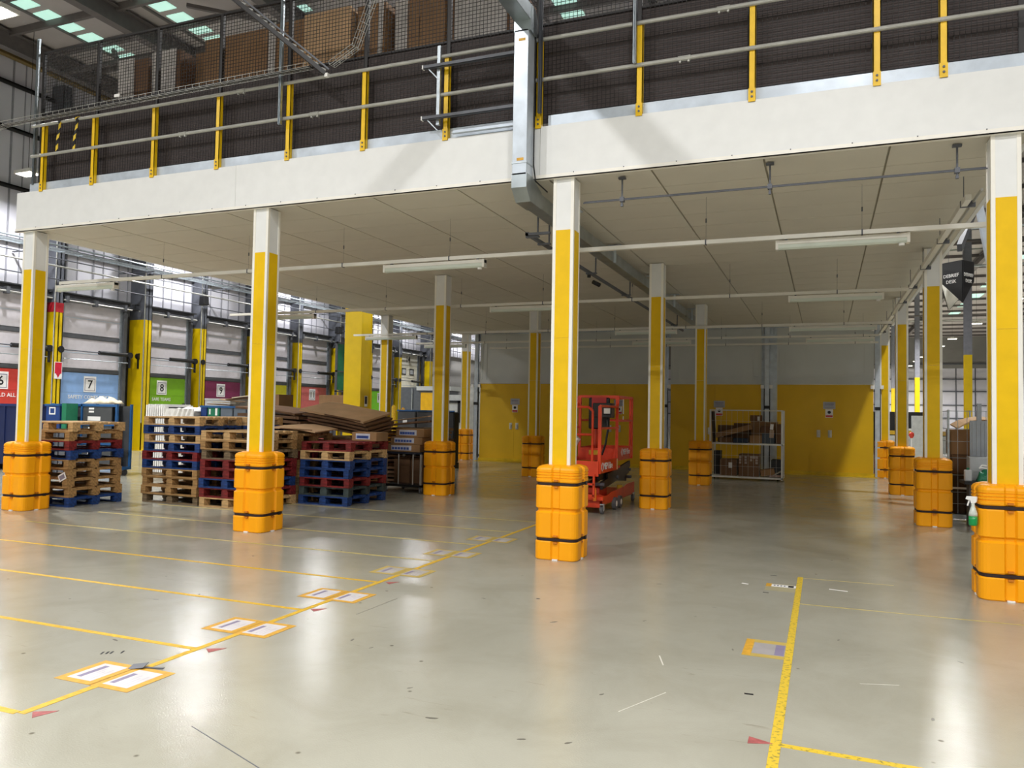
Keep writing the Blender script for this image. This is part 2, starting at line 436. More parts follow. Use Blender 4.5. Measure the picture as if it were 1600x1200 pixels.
for i, (a, b) in enumerate(bays):
    d = thing('door_%d' % (i+1), ['yellow double door in the leftmost bay of the back wall', 'yellow double door in the second bay behind the orange lift', 'yellow double door in the third bay behind the mesh cage of boxes', 'yellow double door in the rightmost bay beside the right hand columns'][i], 'door', kind='structure')
    mid = 1.86 if i == 0 else (a+b)/2
    for x0, x1, s in ((a+.01, mid-.002, -1), (mid+.002, b-.01, 1)):
        lf = obj('door_leaf', MB().box((x0, YP, .10), (x1, YP+.045, 2.57)), DOORY, d)
        if s < 0: obj('seam_light_stop', MB().box((x1-.03, YP+.045, .1), (x1+.034, YP+.055, 2.57)), DOORY, lf)  # added backing that stops light from behind showing through the door seam
        hx = mid+s*(.11 if i == 0 else .15)
        obj('handle', MB().box((hx-.05, YP-.015, 1.07), (hx+.05, YP, 1.28)).box((hx-.015, YP-.05, 1.12), (hx+.015, YP-.012, 1.22)).box((hx-.022, YP-.062, 1.10), (hx+.022, YP-.048, 1.24)), hnd, lf, bevel=.006)
    sx = mid+(.03 if i == 0 else .13)
    s = obj('notice', MB().box((sx-.16, YP-.006, 1.88), (sx+.16, YP, 2.08)), mat('notice_grey', '#b3b4b8', .5), d, label='grey printed notice on door')
    obj('notice_text', MB().box((sx-.12, YP-.008, 2.0), (sx+.12, YP-.006, 2.03)).box((sx-.12, YP-.008, 1.96), (sx+.10, YP-.006, 1.975)).box((sx-.12, YP-.008, 1.91), (sx+.12, YP-.006, 1.925)), INKG, s)
    s = obj('sign_plate', MB().box((sx-.10, YP-.006, 1.63), (sx+.10, YP, 1.87)), PAPER, d, label='white safety sign with red band')
    obj('sign_band', MB().box((sx-.09, YP-.009, 1.645), (sx+.09, YP-.006, 1.70)), REDP, s)
    obj('sign_symbol', MB().cyl((sx, YP-.009, 1.785), (sx, YP-.006, 1.785), .045, 14), INK, s)

# ---------------------------------------------------------------- building shell
wls = thing('wall_left', 'dock wall of pale ribbed cladding on the left side', 'wall', kind='structure')
XW = -12.35
obj('liner', MB().box((XW-.2, -22, 5.4), (XW, 111, 12.9)), CLAD, wls)
obj('liner_low', MB().box((XW-.35, -22, 0), (XW-.2, 111, 5.4)), CLADG, wls)
rb = MB()
y = 5.0
while y < 46:
    rb.box((XW, y, 5.4), (XW+.03, y+.05, 12.7)); rb.box((XW, y+.42, 5.4), (XW+.02, y+.45, 12.7)); y += 1.04
stuffed(obj('cladding_rib', rb, mat('clad_rib', '#9a9aa2', .5), wls))
for z in (6.75, 8.4, 10.2, 11.6):
    obj('sheeting_rail', MB().box((XW, 2, z), (XW+.16, 60, z+.05)).box((XW+.13, 2, z-.09), (XW+.16, 60, z+.05)), STEELG if z < 8 else DARK, wls)
single('wall_right', MB().box((31.6, -22, 0), (31.8, 111, 12.9)), CLAD, 'pale cladding wall far off on the right side', 'wall', kind='structure')
single('wall_front', MB().box((-12.6, -22.2, 0), (32, -22, 12.9)), CLADG, 'grey cladding wall behind the viewer', 'wall', kind='structure')
wf = thing('wall_far', 'distant end wall with white lower cladding and grey upper cladding', 'wall', kind='structure')
obj('lower_cladding', MB().box((-12.6, 108, 0), (32, 108.2, 8.5)), CLAD, wf)
obj('upper_cladding', MB().box((-12.6, 108, 8.5), (32, 108.2, 12.9)), CLADG, wf)
for z in (1.9, 3.6, 5.4, 7.0, 9.0):
    obj('sheeting_rail', MB().box((-12.6, 107.8, z), (32, 108, z+.14)), STEELG, wf)
vr = MB()
for k in range(8): vr.box((14+k*2.2, 107.9, 0), (14.12+k*2.2, 108, 8.5))
stuffed(obj('cladding_joint', vr, STEELG, wf))
rf = thing('ceiling', 'dark steel warehouse roof with beams far above', 'ceiling', kind='structure')
ZR = 12.65
obj('roof_liner', MB().box((-12.6, -22, ZR), (32, 111, ZR+.15)), ROOFM, rf)
BEAM = mat('roof_beam', '#6a6462', .6, var=.05)
def ibeam(p, q, w, hh):
    m = MB(); p = Vector(p); q = Vector(q); up = Vector((0, 0, hh/2))
    m.bar(p+up, q+up, w, .03); m.bar(p-up, q-up, w, .03); m.bar(p, q, .03, hh); return m
for k in range(8):
    x = -6.75+4.6*(k-1) if k else -11.0
    obj('rafter', ibeam((x, -21.9, ZR-.36), (x, 107.9, ZR-.36), .28, .5), BEAM, rf)
for k in range(10):
    obj('sheeting_bar', MB().box((-9.55+3.4*k, -21.9, ZR-.06), (-9.48+3.4*k, 108, ZR)), BEAM, rf)
yy = -4.15
n = 0
while yy < 107:
    obj('purlin', MB().box((-12.3, yy-.05, ZR-.20), (31.6, yy+.05, ZR)), BEAM, rf); yy += 1.4 if yy < 16 else 4.2
br = MB()
for y in (8.9, 13.2):
    br.bar((-9.0, y, ZR-.1), (-8.55, y+.1, ZR-1.15), .11); br.bar((-10.9, y, ZR-.5), (-6.8, y, ZR-.5), .12)
for y in (7.4, 11.6): br.bar((-4.6, y, ZR-.25), (-2.4, y+1.6, ZR-.45), .10)
stuffed(obj('roof_brace', br, BEAM, rf))
obj('eaves_rail', ibeam((-11.9, -21.9, ZR-.30), (-11.9, 60, ZR-.30), .2, .18), mat('eaves_beam', '#8a7344', .6), rf)
GLOW = mat('rooflight_glow', '#b9e6d6', .4, emit=.85, var=.03)
n = 0
for x in (-9.45, -5.95, -2.45, 1.05, 4.55, 8.05):
    for k in range(9):
        y = 2.98+k*1.4
        n += 1
        w = obj('window_%d' % n, MB().box((x, y-.58, ZR-.02), (x+.62, y+.58, ZR-.002)), GLOW)
        tag(w, 'pale green daylight roof panel above the storage deck', 'rooflight', 'roof lights', 'structure')
for x in (17.2, 23.2):
    for k in range(12):
        y = 14+k*6.1; n += 1
        w = obj('window_%d' % n, MB().box((x, y, ZR-.02), (x+.9, y+2.4, ZR-.002)), GLOW)
        tag(w, 'pale green daylight roof panel far along the right aisle', 'rooflight', 'far roof lights', 'structure')
# high bay fittings
HBE = mat('high_bay_lens', '#fff6e6', .3, emit=14)
hb = None
for i, (x, y, z, tl) in enumerate(HIGHBAYS):
    if hb is None:
        hb = thing('high_bay_lamp', '', 'lamp', group='high bay lamps')
        obj('housing', MB().box((-.34, -.2, .0), (.34, .2, .09)).box((-.12, -.08, .09), (.12, .08, .16)), LAMPW, hb)
        obj('lens', MB().box((-.30, -.16, -.012), (.30, .16, 0)), HBE, hb)
        obj('suspension', MB().cyl((0, 0, 0), (0, 0, 1), .008, 5), DARK, hb, loc=(0, 0, .16))
        hb.location = (x, y, z); q = hb
    else: q = copy_tree(hb, '', (x, y, z))
    for ch in q.children:
        if ch.name.startswith('suspension'): ch.scale = (1, 1, ZR-z-.16)
    q['label'] = 'high bay lamp '+tl
# ---------------------------------------------------------------- deck edge: handrail, mesh screen, services
YR = -.145
hr = thing('guard_rail', 'yellow post guard rail with two grey tube rails along the deck edge', 'railing', (0, YR, ZT))
for x in px:
    m = MB().box((x-.035, -.02, -.02), (x+.035, -.012, 1.02)).box((x-.035, -.02, -.02), (x-.027, .035, 1.02)).box((x+.027, -.02, -.02), (x+.035, .035, 1.02))
    m.box((x-.035, -.028, -.02), (x+.035, -.012, .12))
    p = obj('post', m, mat('rail_yellow', '#f2c40e', .4, var=.04), hr)
    obj('bolt', MB().cyl((x, -.036, .03), (x, -.027, .03), .012, 6).cyl((x, -.036, .08), (x, -.027, .08), .012, 6), STEELG, p)
for z in (.535, 1.0):
    rl = obj('rail', MB().cyl((.05, -.03, z), (13.1, -.03, z), .0225, 10), RAILM, hr, smooth=False)
    for x in ((3.0, 5.2, 9.9) if z < .6 else (4.0, 10.3)):
        cm = MB(); cm.cyl((x, -.03, z), (x+.13, -.03, z), .03, 8); cm.cb((x+.02, -.03, z-.03), (.02, .03, .03)); cm.cb((x+.11, -.03, z-.03), (.02, .03, .03))
        obj('coupler', cm, RAILM, rl)
HAZ = None
def hazard_mat():
    m = bpy.data.materials.new('hazard_stripe'); m.use_nodes = True; N = m.node_tree.nodes; L = m.node_tree.links
    tc = N.new('ShaderNodeTexCoord'); mp = N.new('ShaderNodeMapping'); mp.inputs['Rotation'].default_value = (0, .6, 0)
    wv = N.new('ShaderNodeTexWave'); wv.bands_direction = 'Z'; wv.inputs['Scale'].default_value = 2.6
    rp = N.new('ShaderNodeValToRGB'); rp.color_ramp.interpolation = 'CONSTANT'; rp.color_ramp.elements[1].position = .5
    rp.color_ramp.elements[0].color = lin('#17161a'); rp.color_ramp.elements[1].color = lin('#e8c63c')
    L.new(tc.outputs['Object'], mp.inputs[0]); L.new(mp.outputs[0], wv.inputs[0]); L.new(wv.outputs[0], rp.inputs[0])
    L.new(rp.outputs[0], N['Principled BSDF'].inputs['Base Color']); return m
HAZ = hazard_mat()
for i, x in enumerate((.66, 1.02)):
    m = MB(); n = 8
    for k in range(n):
        z0 = -.02-.46*k/n; z1 = -.02-.46*(k+1)/n; a = .02*math.sin(k*1.1); b = .02*math.sin((k+1)*1.1)
        m.bar((x-.06*k/n, -.045+a*.3, z0), (x-.06*(k+1)/n, -.045+b*.3, z1), .045, .006)
    m.cyl((x-.03, -.03, 0.005), (x+.03, -.03, 0.005), .030, 8)
    single('hazard_tape', m, HAZ, 'black and yellow hazard tape tied on the top rail, %s of the two' % ('left' if i == 0 else 'right'), 'tape', (0, YR, ZT+1.0), group='hazard tapes on the rail')
# mesh screen
ms = thing('mesh_screen', 'black wire mesh screen with dark lower sheeting behind the guard rail', 'mesh screen', (0, 0, 4.88))
posts = [.03, 1.208, 2.387, 3.552, 4.719, 5.911, 7.087, 8.254, 9.44, 10.62, 11.8, 13.05]
TOP = 2.19
for x in posts:
    p = obj('post', MB().box((x-.025, -.02, 0), (x+.025, .02, TOP+.02)), DARK, ms)
    obj('foot_plate', MB().box((x-.06, -.04, 0), (x+.06, .06, .012)), DARK, p)
for a, b in zip(posts, posts[1:]):
    m = MB(); pitch = .048
    n = int((b-a-.05)/pitch)
    for k in range(n+1):
        x = a+.025+(b-a-.05)*k/n; m.box((x-.003, -.025, .02), (x+.003, -.0208, TOP))
    n = int((TOP-.02)/pitch)
    for k in range(n+1):
        z = .02+(TOP-.02)*k/n; m.box((a+.02, -.0208, z-.003), (b-.02, -.0166, z+.003))
    stuffed(obj('wire_mesh', m, MESHB, ms))
    for z in (1.22, TOP): obj('mesh_frame', MB().box((a+.025, -.016, z), (b-.025, .016, z+.03)), DARK, ms)
    obj('lower_sheet', MB().box((a+.026, .004, .08), (b-.026, .010, 1.22)), SHEET, ms)
# galvanised struts
def strut(x, z0, z1, y, lab, m_=GALV):
    m = MB().box((x-.021, y-.02, z0), (x-.015, y+.02, z1)).box((x+.015, y-.02, z0), (x+.021, y+.02, z1)).box((x-.021, y+.014, z0), (x+.021, y+.02, z1))
    m.box((x-.021, y-.02, z0), (x-.009, y-.016, z1)).box((x+.009, y-.02, z0), (x+.021, y-.016, z1))
    return single('strut_post', m, m_, lab, 'strut')
strut(.02, 4.98, 7.27, -.10, 'galvanised channel strut at the left corner of the deck')
strut(4.76, 5.3, 7.25, -.235, 'galvanised channel strut standing by the fifth yellow rail post')
strut(9.44, 5.40, 7.2, -.235, 'galvanised channel strut by the rail post right of the duct drop')
sb = thing('strut_bracket', 'two galvanised bracket rails clamped beside the sheet metal duct drop', 'bracket', (7.10, YR-.055, 0))
obj('upright', MB().box((-.06, -.02, 5.02), (-.02, .02, 5.98)), GALV, sb)
for z in (5.08, 5.70):
    m = MB().box((-.22, -.075, z), (1.012, -.069, z+.04)).box((-.22, -.035, z), (1.012, -.029, z+.04)).box((-.22, -.075, z), (1.012, -.029, z+.005))
    r = obj('rail', m, STEELG, sb)
    obj('end_cap', MB().box((-.235, -.078, z-.003), (-.22, -.026, z+.043)), PAPER, r)
    obj('knee', MB().bar((-.16, -.05, z), (-.04, -.02, z-.13), .012), GALV, sb)
strut(8.36, 4.99, 7.2, -.235, 'dark galvanised strut standing against the right side of the duct drop', STEELG)
# sheet metal duct
GALVM = mat('galvanised_duct', '#a9b2b6', .34, .8, var=.08, scale=5)
DX = 8.205; DW = .085
du = thing('duct', 'galvanised sheet metal cable duct dropping in front of the fascia', 'duct', (DX, 0, 0))
obj('overhead_run', MB().box((-DW, -7.8, 5.98), (DW+.02, -.42, 6.16)), GALVM, du, bevel=.004)
obj('upper_elbow', MB().prism([(-.44, 5.98), (-.42, 6.16), (-.28, 6.15), (-.235, 6.05), (-.235, 5.86), (-.44, 5.86)], -DW-.004, DW+.024, 0), GALVM, du)
obj('drop', MB().box((-DW, -.44, 4.24), (DW, -.24, 5.88)), GALVD, du, bevel=.004)  # paler than the runs: lamp glare on the drop is put into its colour
obj('lower_elbow', MB().prism([(-.44, 4.26), (-.24, 4.26), (.06, 4.16), (.06, 3.97), (-.30, 3.97), (-.44, 4.10)], -DW-.004, DW+.004, 0), GALVM, du)
obj('underside_run', MB().box((-DW, .06, 3.98), (DW, 12.2, 4.15)), GALVM, du, bevel=.004)
for z in (4.40, 5.75): obj('yellow_label', MB().box((-.03, -.443, z), (.05, -.44, z+.03)), TAPEO, du)
obj('joint_flange', MB().box((-DW-.005, -.446, 4.37), (DW+.005, -.236, 4.385)), GALV, du)
obj('cable', MB().tube([(DW+.012, -.25, 5.9), (DW+.014, -.25, 4.4), (DW+.03, -.22, 4.22), (DW+.06, .1, 4.18)], .008, 6), BLACK, du)
for y in (1.25, 3.4, 6.2, 8.6, 11):
    obj('hanger', MB().box((DW+.002, y, 3.97), (DW+.045, y+.005, ZS)).box((-.01, y, ZS-.012), (DW+.12, y+.10, ZS-.002)), GALVD, du)
# cable ladder beside it
tr = thing('cable_rail', 'thin steel cable rail hung under the soffit left of the duct', 'cable rail', (7.93, 0, 3.80))
obj('rail', MB().box((-.02, .55, 0), (.02, 12.0, .04)), STEELG, tr)
obj('arm', MB().box((-.02, .55, .0), (.30, .59, .03)), STEELG, tr)
for y in (.57, 1.0, 3.2, 5.5, 7.9, 10.4):
    obj('hanger', MB().cyl((.12, y+.05, .0), (.12, y+.05, ZS-3.8), .012, 6).box((-.03, y+.02, -.02), (.14, y+.07, .0)), STEELG, tr)
obj('clip_light', MB().cyl((-.02, 3.6, -.08), (.06, 3.7, -.12), .035, 8).cyl((.0, 3.3, -.06), (.0, 3.3, 0), .03, 8), BLACK, tr)
# wire basket trays in front of the rail
def tray(name, pts, w, lab, rung=.12, n=9):
    m = MB(); side = []
    for a, b in zip(pts, pts[1:]):
        a = Vector(a); b = Vector(b); d = (b-a); L = d.length; d.normalize()
        s = Vector((-d.y, d.x, 0)); s = s.normalized() if s.length > .05 else Vector((0, 1, 0)); up = s.cross(d)*-1
        if up.z < 0: up = -up
        for k in (-w/2, -w/6, w/6, w/2): m.bar(a+s*k, b+s*k, .004)
        for k in (-w/2, w/2): m.bar(a+s*k+up*.05, b+s*k+up*.05, .004)
        q = 0
        while q < L:
            c = a+d*q; m.bar(c-s*w/2, c+s*w/2, .004); m.bar(c-s*w/2, c-s*w/2+up*.05, .004); m.bar(c+s*w/2, c+s*w/2+up*.05, .004); q += rung
    t = thing(name, lab, 'cable tray'); stuffed(obj('basket', m, RAILM, t)); return t
t1 = tray('cable_tray', [(-1.6, -.35, 5.68), (-.3, -.35, 5.86), (5.3, -.33, 5.93)], .11, 'wire basket cable tray running level along the left handrail')
obj('cable', MB().tube([(-1.6, -.35, 5.69), (-.3, -.35, 5.87), (5.3, -.33, 5.94)], .014, 6), BLACK, t1)
obj('label_card', MB().box((2.02, -.42, 5.96), (2.12, -.41, 6.0)), PAPER, t1)
t2 = tray('cable_tray', [(5.62, -.33, 5.90), (6.0, -.36, 6.06), (6.28, -.42, 6.62), (6.62, -.46, 7.6)], .10, 'wire basket tray climbing from the handrail towards the roof', .10)
t3 = thing('slanted_conduit', 'dark steel cable trunk slanting down to the middle of the handrail', 'conduit')
T0 = Vector((4.25, -.75, 6.90)); T1 = Vector((5.56, -.37, 5.79))
obj('trunk', MB().bar(T0, T1, .085, .05), DARK, t3)
obj('lip', MB().bar(T0+Vector((.05, -.01, .05)), T1+Vector((.05, -.01, .05)), .012, .02), STEELG, t3)
obj('end_cap', MB().cb(T1+Vector((.02, -.01, -.02)), (.045, .045, .045)), PAPER, t3)
cl = MB()
for k in range(14):
    a = T0.lerp(T1, (k+.5)/14)+Vector((0, 0, .03)); cl.cb(a, (.09, .03, .02), rot=(0, .28, .56))
stuffed(obj('cable_clip', cl, RAILM, t3))
# wrapped stock on the deck
def stock(i, x0, x1, y0, d, z1, m, lab, wrap=None, rows=0):
    t = thing('boxed_pallet', lab, 'boxed pallet', (x0, y0, 4.882), group='boxed pallets on the deck')
    w = x1-x0; hgt = z1-4.882
    q = MB()
    for k in range(3): q.box((0, d*k/2.3, .1), (w, d*k/2.3+.12, .13)); q.box((0, d*k/2.3, 0), (w, d*k/2.3+.1, .02))
    for k in range(3):
        for j in range(3): q.box((w*k/2.4, d*j/2.3, .02), (w*k/2.4+.12, d*j/2.3+.1, .1))
    obj('pallet', q, WOOD, t)
    n = rows or 5; nh = max(1, int(round(w/.42)))
    hh = (hgt-.13)/n
    for r in range(n):
        for c in range(nh):
            j = random.uniform(0, .012)
            obj('carton', MB().box((w*c/nh+.003, j, .13+hh*r+.002), (w*(c+1)/nh-.003, d, .13+hh*(r+1)-.002)), m, t)
    if wrap is not None:
        mm = MB(); pp = []
        for a in range(9):
            pp.append((wrap[0]+(wrap[1]-wrap[0])*a/8, -.012-.02*abs(math.sin(a*1.9))))
        vs = [(x, y, z) for z in (.2, hgt*.35, hgt*.7, hgt+.015) for x, y in pp]
        vs = [(x+.02*math.sin(z*7+x*9), y-.012*math.sin(z*11), z) for x, y, z in vs]
        fs = [(r*9+c, r*9+c+1, (r+1)*9+c+1, (r+1)*9+c) for r in range(3) for c in range(8)]
        vs2 = [(x, y+.006, z) for x, y, z in vs]; nn = len(vs)
        fs = fs+[tuple(reversed([v+nn for v in f])) for f in fs]
        mm.add(vs+vs2, fs); obj('stretch_wrap', mm, WRAP, t, smooth=True)
    return t
stock(0, .45, 1.10, 1.0, 1.0, 7.30, CARDD, 'brown cartons on the deck with shiny wrap, nearest the left corner', (.02, .35))
stock(1, 1.16, 1.72, 1.05, 1.0, 7.36, CARDD, 'cartons on the deck almost covered in bright shiny wrap', (0, .5))
stock(2, 1.74, 2.12, 1.35, .9, 7.42, CARD, 'narrow carton stack on the deck with a loop of torn wrap', (.25, .38))
stock(3, 2.18, 3.40, 1.1, 1.1, 7.45, CARD, 'wide plain brown carton stack on the deck, third post from the left', None, 7)
stock(4, 3.42, 4.10, 1.1, 1.1, 7.48, CARD, 'brown carton stack behind the slanting cable trunk', (.02, .14), 7)
stock(5, 4.22, 5.04, .9, 1.1, 7.40, CARDL, 'square brown carton stack behind the climbing basket tray', None, 7)
stock(6, 5.08, 5.56, 1.0, 1.1, 7.42, CARD, 'brown carton stack with a white taped edge beside the climbing tray', (.36, .46), 6)
stock(7, 5.62, 6.42, 1.15, 1.1, 7.45, CARD, 'brown carton stack with pale wrap bands left of the duct', (.02, .2), 9)
stock(8, 6.46, 7.36, 1.25, 1.1, 7.62, CARDD, 'tall carton stack under white wrap just left of the duct', (.05, .85))
# low silver trunking under the toe board
single('cable_tray', MB().box((7.25, -.185, 4.895), (8.10, -.175, 4.94)).box((7.25, -.225, 4.893), (8.10, -.175, 4.898)), GALVD, 'short perforated silver tray on the toe board left of the duct', 'cable tray')

# ---------------------------------------------------------------- services under the soffit
fr = thing('service_rail', 'dark conduit rail hung just behind the front fascia at right', 'conduit', (0, .06, 4.0))
obj('conduit', MB().cyl((8.80, 0, 0), (13.05, 0, 0), .008, 8).cyl((8.80, .035, .022), (13.05, .035, .022), .005, 6), STEELG, fr)
for x in (9.25, 10.82, 12.53):
    obj('hanger', MB().cyl((x, 0, -.06), (x, 0, ZS-4.0), .010, 6).cb((x, 0, ZS-4.0-.012), (.08, .05, .02)).cb((x, .01, .005), (.045, .06, .05)).cb((x, 0, -.06), (.025, .03, .03)), STEELG, fr)
TY = [1.14, 5.52, 10.2, 12.9, 14.9]
tn = ['nearest', 'second', 'third', 'fourth', 'fifth']
tends = [(-.9, 13.05), (-1.1, 12.6), (-.9, 12.7), (-.4, 12.6), (1.2, 12.7)]
batt = [[(-.95, .42), (5.56, 7.12), (10.82, 12.22)], [(-.2, 1.2), (5.30, 6.9), (10.78, 12.24)], [(-.5, 1.1), (6.6, 8.1), (10.6, 12.4)], [(-.1, 1.3), (6.4, 8.0), (10.9, 12.5)], []]
pl = ['left end', 'middle', 'right end']
for i, y in enumerate(TY):
    a, b = tends[i]; z = 3.70
    t = thing('lighting_trunking', 'white lighting trunking hung across the soffit, %s from the front' % tn[i], 'trunking', (0, y, z))
    obj('rail', MB().box((a, -.03, -.025), (b, .03, .025)), LAMPW, t)
    x = a+.6
    while x < b:
        if x > -.1:
            hg = obj('hanger', MB().cyl((x, 0, .025), (x, 0, ZS-z), .0014, 4).cyl((x, 0, .24), (x, 0, .29), .008, 6).box((x-.008, -.034, -.03), (x+.008, .034, .032)), STEELG, t)
        x += 1.72
    for j, (x0, x1) in enumerate(batt[i]):
        f = thing('batten_light', 'unlit white batten light at the %s of the %s trunking' % (pl[j], tn[i]), 'light fitting', (x0, y-.01, z-.13), group='unlit batten lights')
        L = x1-x0
        obj('body', MB().box((0, -.045, .035), (L, .045, .085)), LAMPW, f, bevel=.006)
        obj('diffuser', MB().prism([(-.045, .035), (-.04, .0), (-.02, -.018), (.02, -.018), (.04, .0), (.045, .035)], .03, L-.03, 0), DIFF, f)
        for e0, e1 in ((0, .03), (L-.03, L)): obj('end_cap', MB().box((e0, -.048, -.02), (e1, .048, .087)), LAMPW, f)
        obj('mount', MB().box((.10, -.02, .085), (.13, .02, .103)).box((L-.13, -.02, .085), (L-.10, .02, .103)), STEELG, f)
        if i == 0 or j == 2: obj('sensor', MB().cyl((L-.08, 0, -.02), (L-.08, 0, -.045), .03, 10), PAPER, f)
# right edge conduit
er = thing('edge_trunking', 'white trunking and pipe running along the right edge of the soffit', 'trunking', (12.75, 0, 3.95))
obj('rail', MB().box((-.03, .9, -.03), (.03, 15.2, .03)), LAMPW, er)
obj('pipe', MB().cyl((.09, .7, .02), (.09, 15.2, .02), .016, 8), RAILM, er)
for k in range(8): obj('hanger', MB().cyl((0, 1.2+k*1.9, .03), (0, 1.2+k*1.9, ZS-3.95), .005, 5).box((-.035, 1.18+k*1.9, -.035), (.11, 1.22+k*1.9, .035)), STEELG, er)
# ---------------------------------------------------------------- pallets
PM = {}
def pallet_kit(key, m, w=1.2, d=1.0, hgt=.15):
    k = (key, w, d, hgt)
    if k in PM: return PM[k]
    t = .02; bl = hgt-3*t
    L = []
    n = 6; bw = .13
    for i in range(n):
        y = (d-bw)*i/(n-1); L.append(('top_board', (w/2, y+bw/2, hgt-t/2), (w, bw, t)))
    for i in range(3):
        x = .05+(w-.1)*i/2
        L.append(('stringer', (x, d/2, hgt-1.5*t), (.1, d-.004, t-.001)))
        for j in range(3):
            y = .07+(d-.14)*j/2; L.append(('block', (x, y, t+bl/2), (.1 if i != 1 else .13, .14, bl)))
    for j in range(3):
        y = .05+(d-.1)*j/2; L.append(('bottom_board', (w/2, y, t/2), (w, .1, t)))
    out = []; cache = {}
    for nm, c, s in L:
        if s not in cache: cache[s] = mesh(nm, MB().cb((0, 0, 0), s), m)
        out.append((nm, cache[s], c))
    PM[k] = out; return out
PMAT = dict(w=WOOD, p=WOODL, g=WOODD, b=PBLUE, r=PRED, d=PDARK)
PNAME = dict(w='brown wooden', p='pale new wooden', g='weathered grey wooden', b='blue wooden', r='red wooden', d='dark green wooden')
ordn = ['bottom', 'second from bottom', 'third from bottom', 'fourth from bottom', 'fifth from bottom', 'sixth from bottom', 'seventh from bottom', 'eighth from bottom', 'ninth from bottom', 'tenth from bottom']
def stack(x, y, seq, hgt, where, w=1.2, d=1.0, jit=.02):
    z = 0
    for i, ch in enumerate(seq):
        lab = '%s pallet, %s of %s' % (PNAME[ch], ordn[i] if i < len(seq)-1 else 'topmost', where)
        t = thing('pallet', lab, 'pallet', (x+w/2+random.uniform(-jit, jit), y+d/2+random.uniform(-jit, jit), z), random.uniform(-.012, .012), group='stacked pallets')
        for nm, me, c in pallet_kit(ch, PMAT[ch], w, d, hgt-.001):
            o = link(nm, me, t, (c[0]-w/2, c[1]-d/2, c[2]))
        z += hgt
    return z
stack(-.84, .43, 'bwwwwbrwp', .148, 'the stack behind the leftmost column')
stack(.68, 1.56, 'gwwwbrbpbp', .144, 'the tall stack left of the second column')
stack(.70, 2.66, 'wwgrbrwbbp', .144, 'the hidden rear stack behind the tall one')
stack(1.95, 1.53, 'prbrrgwp', .154, 'the stack right behind the second column', w=1.05, d=1.12)
stack(3.03, 2.69, 'bdrbbpr', .151, 'the free standing stack with the red top', w=.99, d=1.20)
stack(1.93, 2.74, 'wwgwwrww', .147, 'the low stack under the flattened cartons', w=1.04, d=1.0)
def lab_card(x, y, z, rx, label, s=(.16, .11)):
    t = thing('label_card', label, 'label', (x, y, z)); t.rotation_euler = (0, 0, 0)
    obj('card', MB().cb((0, 0, 0), (s[0], .003, s[1]), rot=(0, rx, 0)), PAPER, t)
    obj('print_bar', MB().cb((0, -.0025, 0), (s[0]*.7, .002, s[1]*.6), rot=(0, rx, 0)), INKG, t)
lab_card(.26, .395, .47, -.45, 'white printed card stuck aslant on the pallet stack beside the leftmost column')
# ---------------------------------------------------------------- flattened cartons
def sheet(x, y, z, w, d, rz, tilt_y, tilt_x, label, bend=.04, thick=.03, m=CARD, group='flattened cartons'):
    vs = []; nx, ny = 6, 3
    for s in (1, -1):
        for j in range(ny):
            for i in range(nx):
                u = i/(nx-1)-.5; v = j/(ny-1)-.5
                zz = -bend*4*u*u+.012*math.sin(u*9+z*30)*v
                vs.append((u*w, v*d, zz+s*thick/2))
    fs = []; n = nx*ny
    for j in range(ny-1):
        for i in range(nx-1):
            a = j*nx+i; fs.append((a, a+1, a+nx+1, a+nx)); fs.append((n+a+nx, n+a+nx+1, n+a+1, n+a))
    ring = [i for i in range(nx)]+[j*nx+nx-1 for j in range(1, ny)]+[(ny-1)*nx+i for i in range(nx-2, -1, -1)]+[j*nx for j in range(ny-2, 0, -1)]
    for a, b in zip(ring, ring[1:]+ring[:1]): fs.append((b, a, n+a, n+b))
    t = thing('flattened_carton', label, 'cardboard', (x, y, z), group=group); t.rotation_euler = (tilt_x, tilt_y, rz)
    b = obj('board', MB().add(vs, fs), m, t)
    obj('fold_flap', MB().cb((w*.18, -d/2-.004, 0-bend*.13), (w*.55, .008, thick*.7)), CARDD, t)
    return t
names = ['lowest', 'second', 'third', 'fourth', 'fifth', 'sixth', 'seventh', 'eighth', 'ninth', 'tenth', 'eleventh', 'twelfth', 'thirteenth', 'fourteenth', 'fifteenth', 'sixteenth', 'seventeenth', 'eighteenth']
def pile(n, x, y, z0, z1, w, d, where, tilt=0.):
    for i in range(n):
        f = i/(n-1); z = z0+(z1-z0)*f
        sheet(x+random.uniform(-.05, .05), y+random.uniform(-.05, .05), z, w+random.uniform(-.08, .05), d+random.uniform(-.08, .05), random.uniform(-.06, .06),
              tilt*f+random.uniform(-.01, .01), random.uniform(-.008, .008), 'brown flattened carton, %s from the floor in the pile %s' % (names[i], where),
              bend=random.uniform(.0, .015), thick=(z1-z0)/(n-1)*.62, m=random.choice((CARD, CARDD, CARDD)))
pile(16, 1.27, 4.55, .04, 1.46, 1.46, 1.05, 'behind the second column', .03)
pile(15, 2.76, 4.48, .04, 1.08, 1.16, .86, 'behind the red topped stack', .0)
pile(15, 2.85, 6.75, .04, 1.22, 1.65, 1.0, 'behind the steel trolley', -.02)
sheet(2.66, 4.56, 1.575, 1.52, .88, -.05, .14, .19, 'large folded brown carton sagging on top of the pile above the red pallet', bend=.012, thick=.04, m=CARDL)  # paler cardboard stands in for aisle lamp light on this top sheet
sheet(2.72, 4.56, 1.495, 1.5, .88, -.05, .14, .17, 'dark edged flattened carton just under the large sagging carton', bend=.012, thick=.04, m=CARDD)
sheet(2.80, 4.56, 1.42, 1.42, .86, -.05, .14, .16, 'flattened carton with a grey label under the sagging top cartons', bend=.012, thick=.04, m=CARDD)
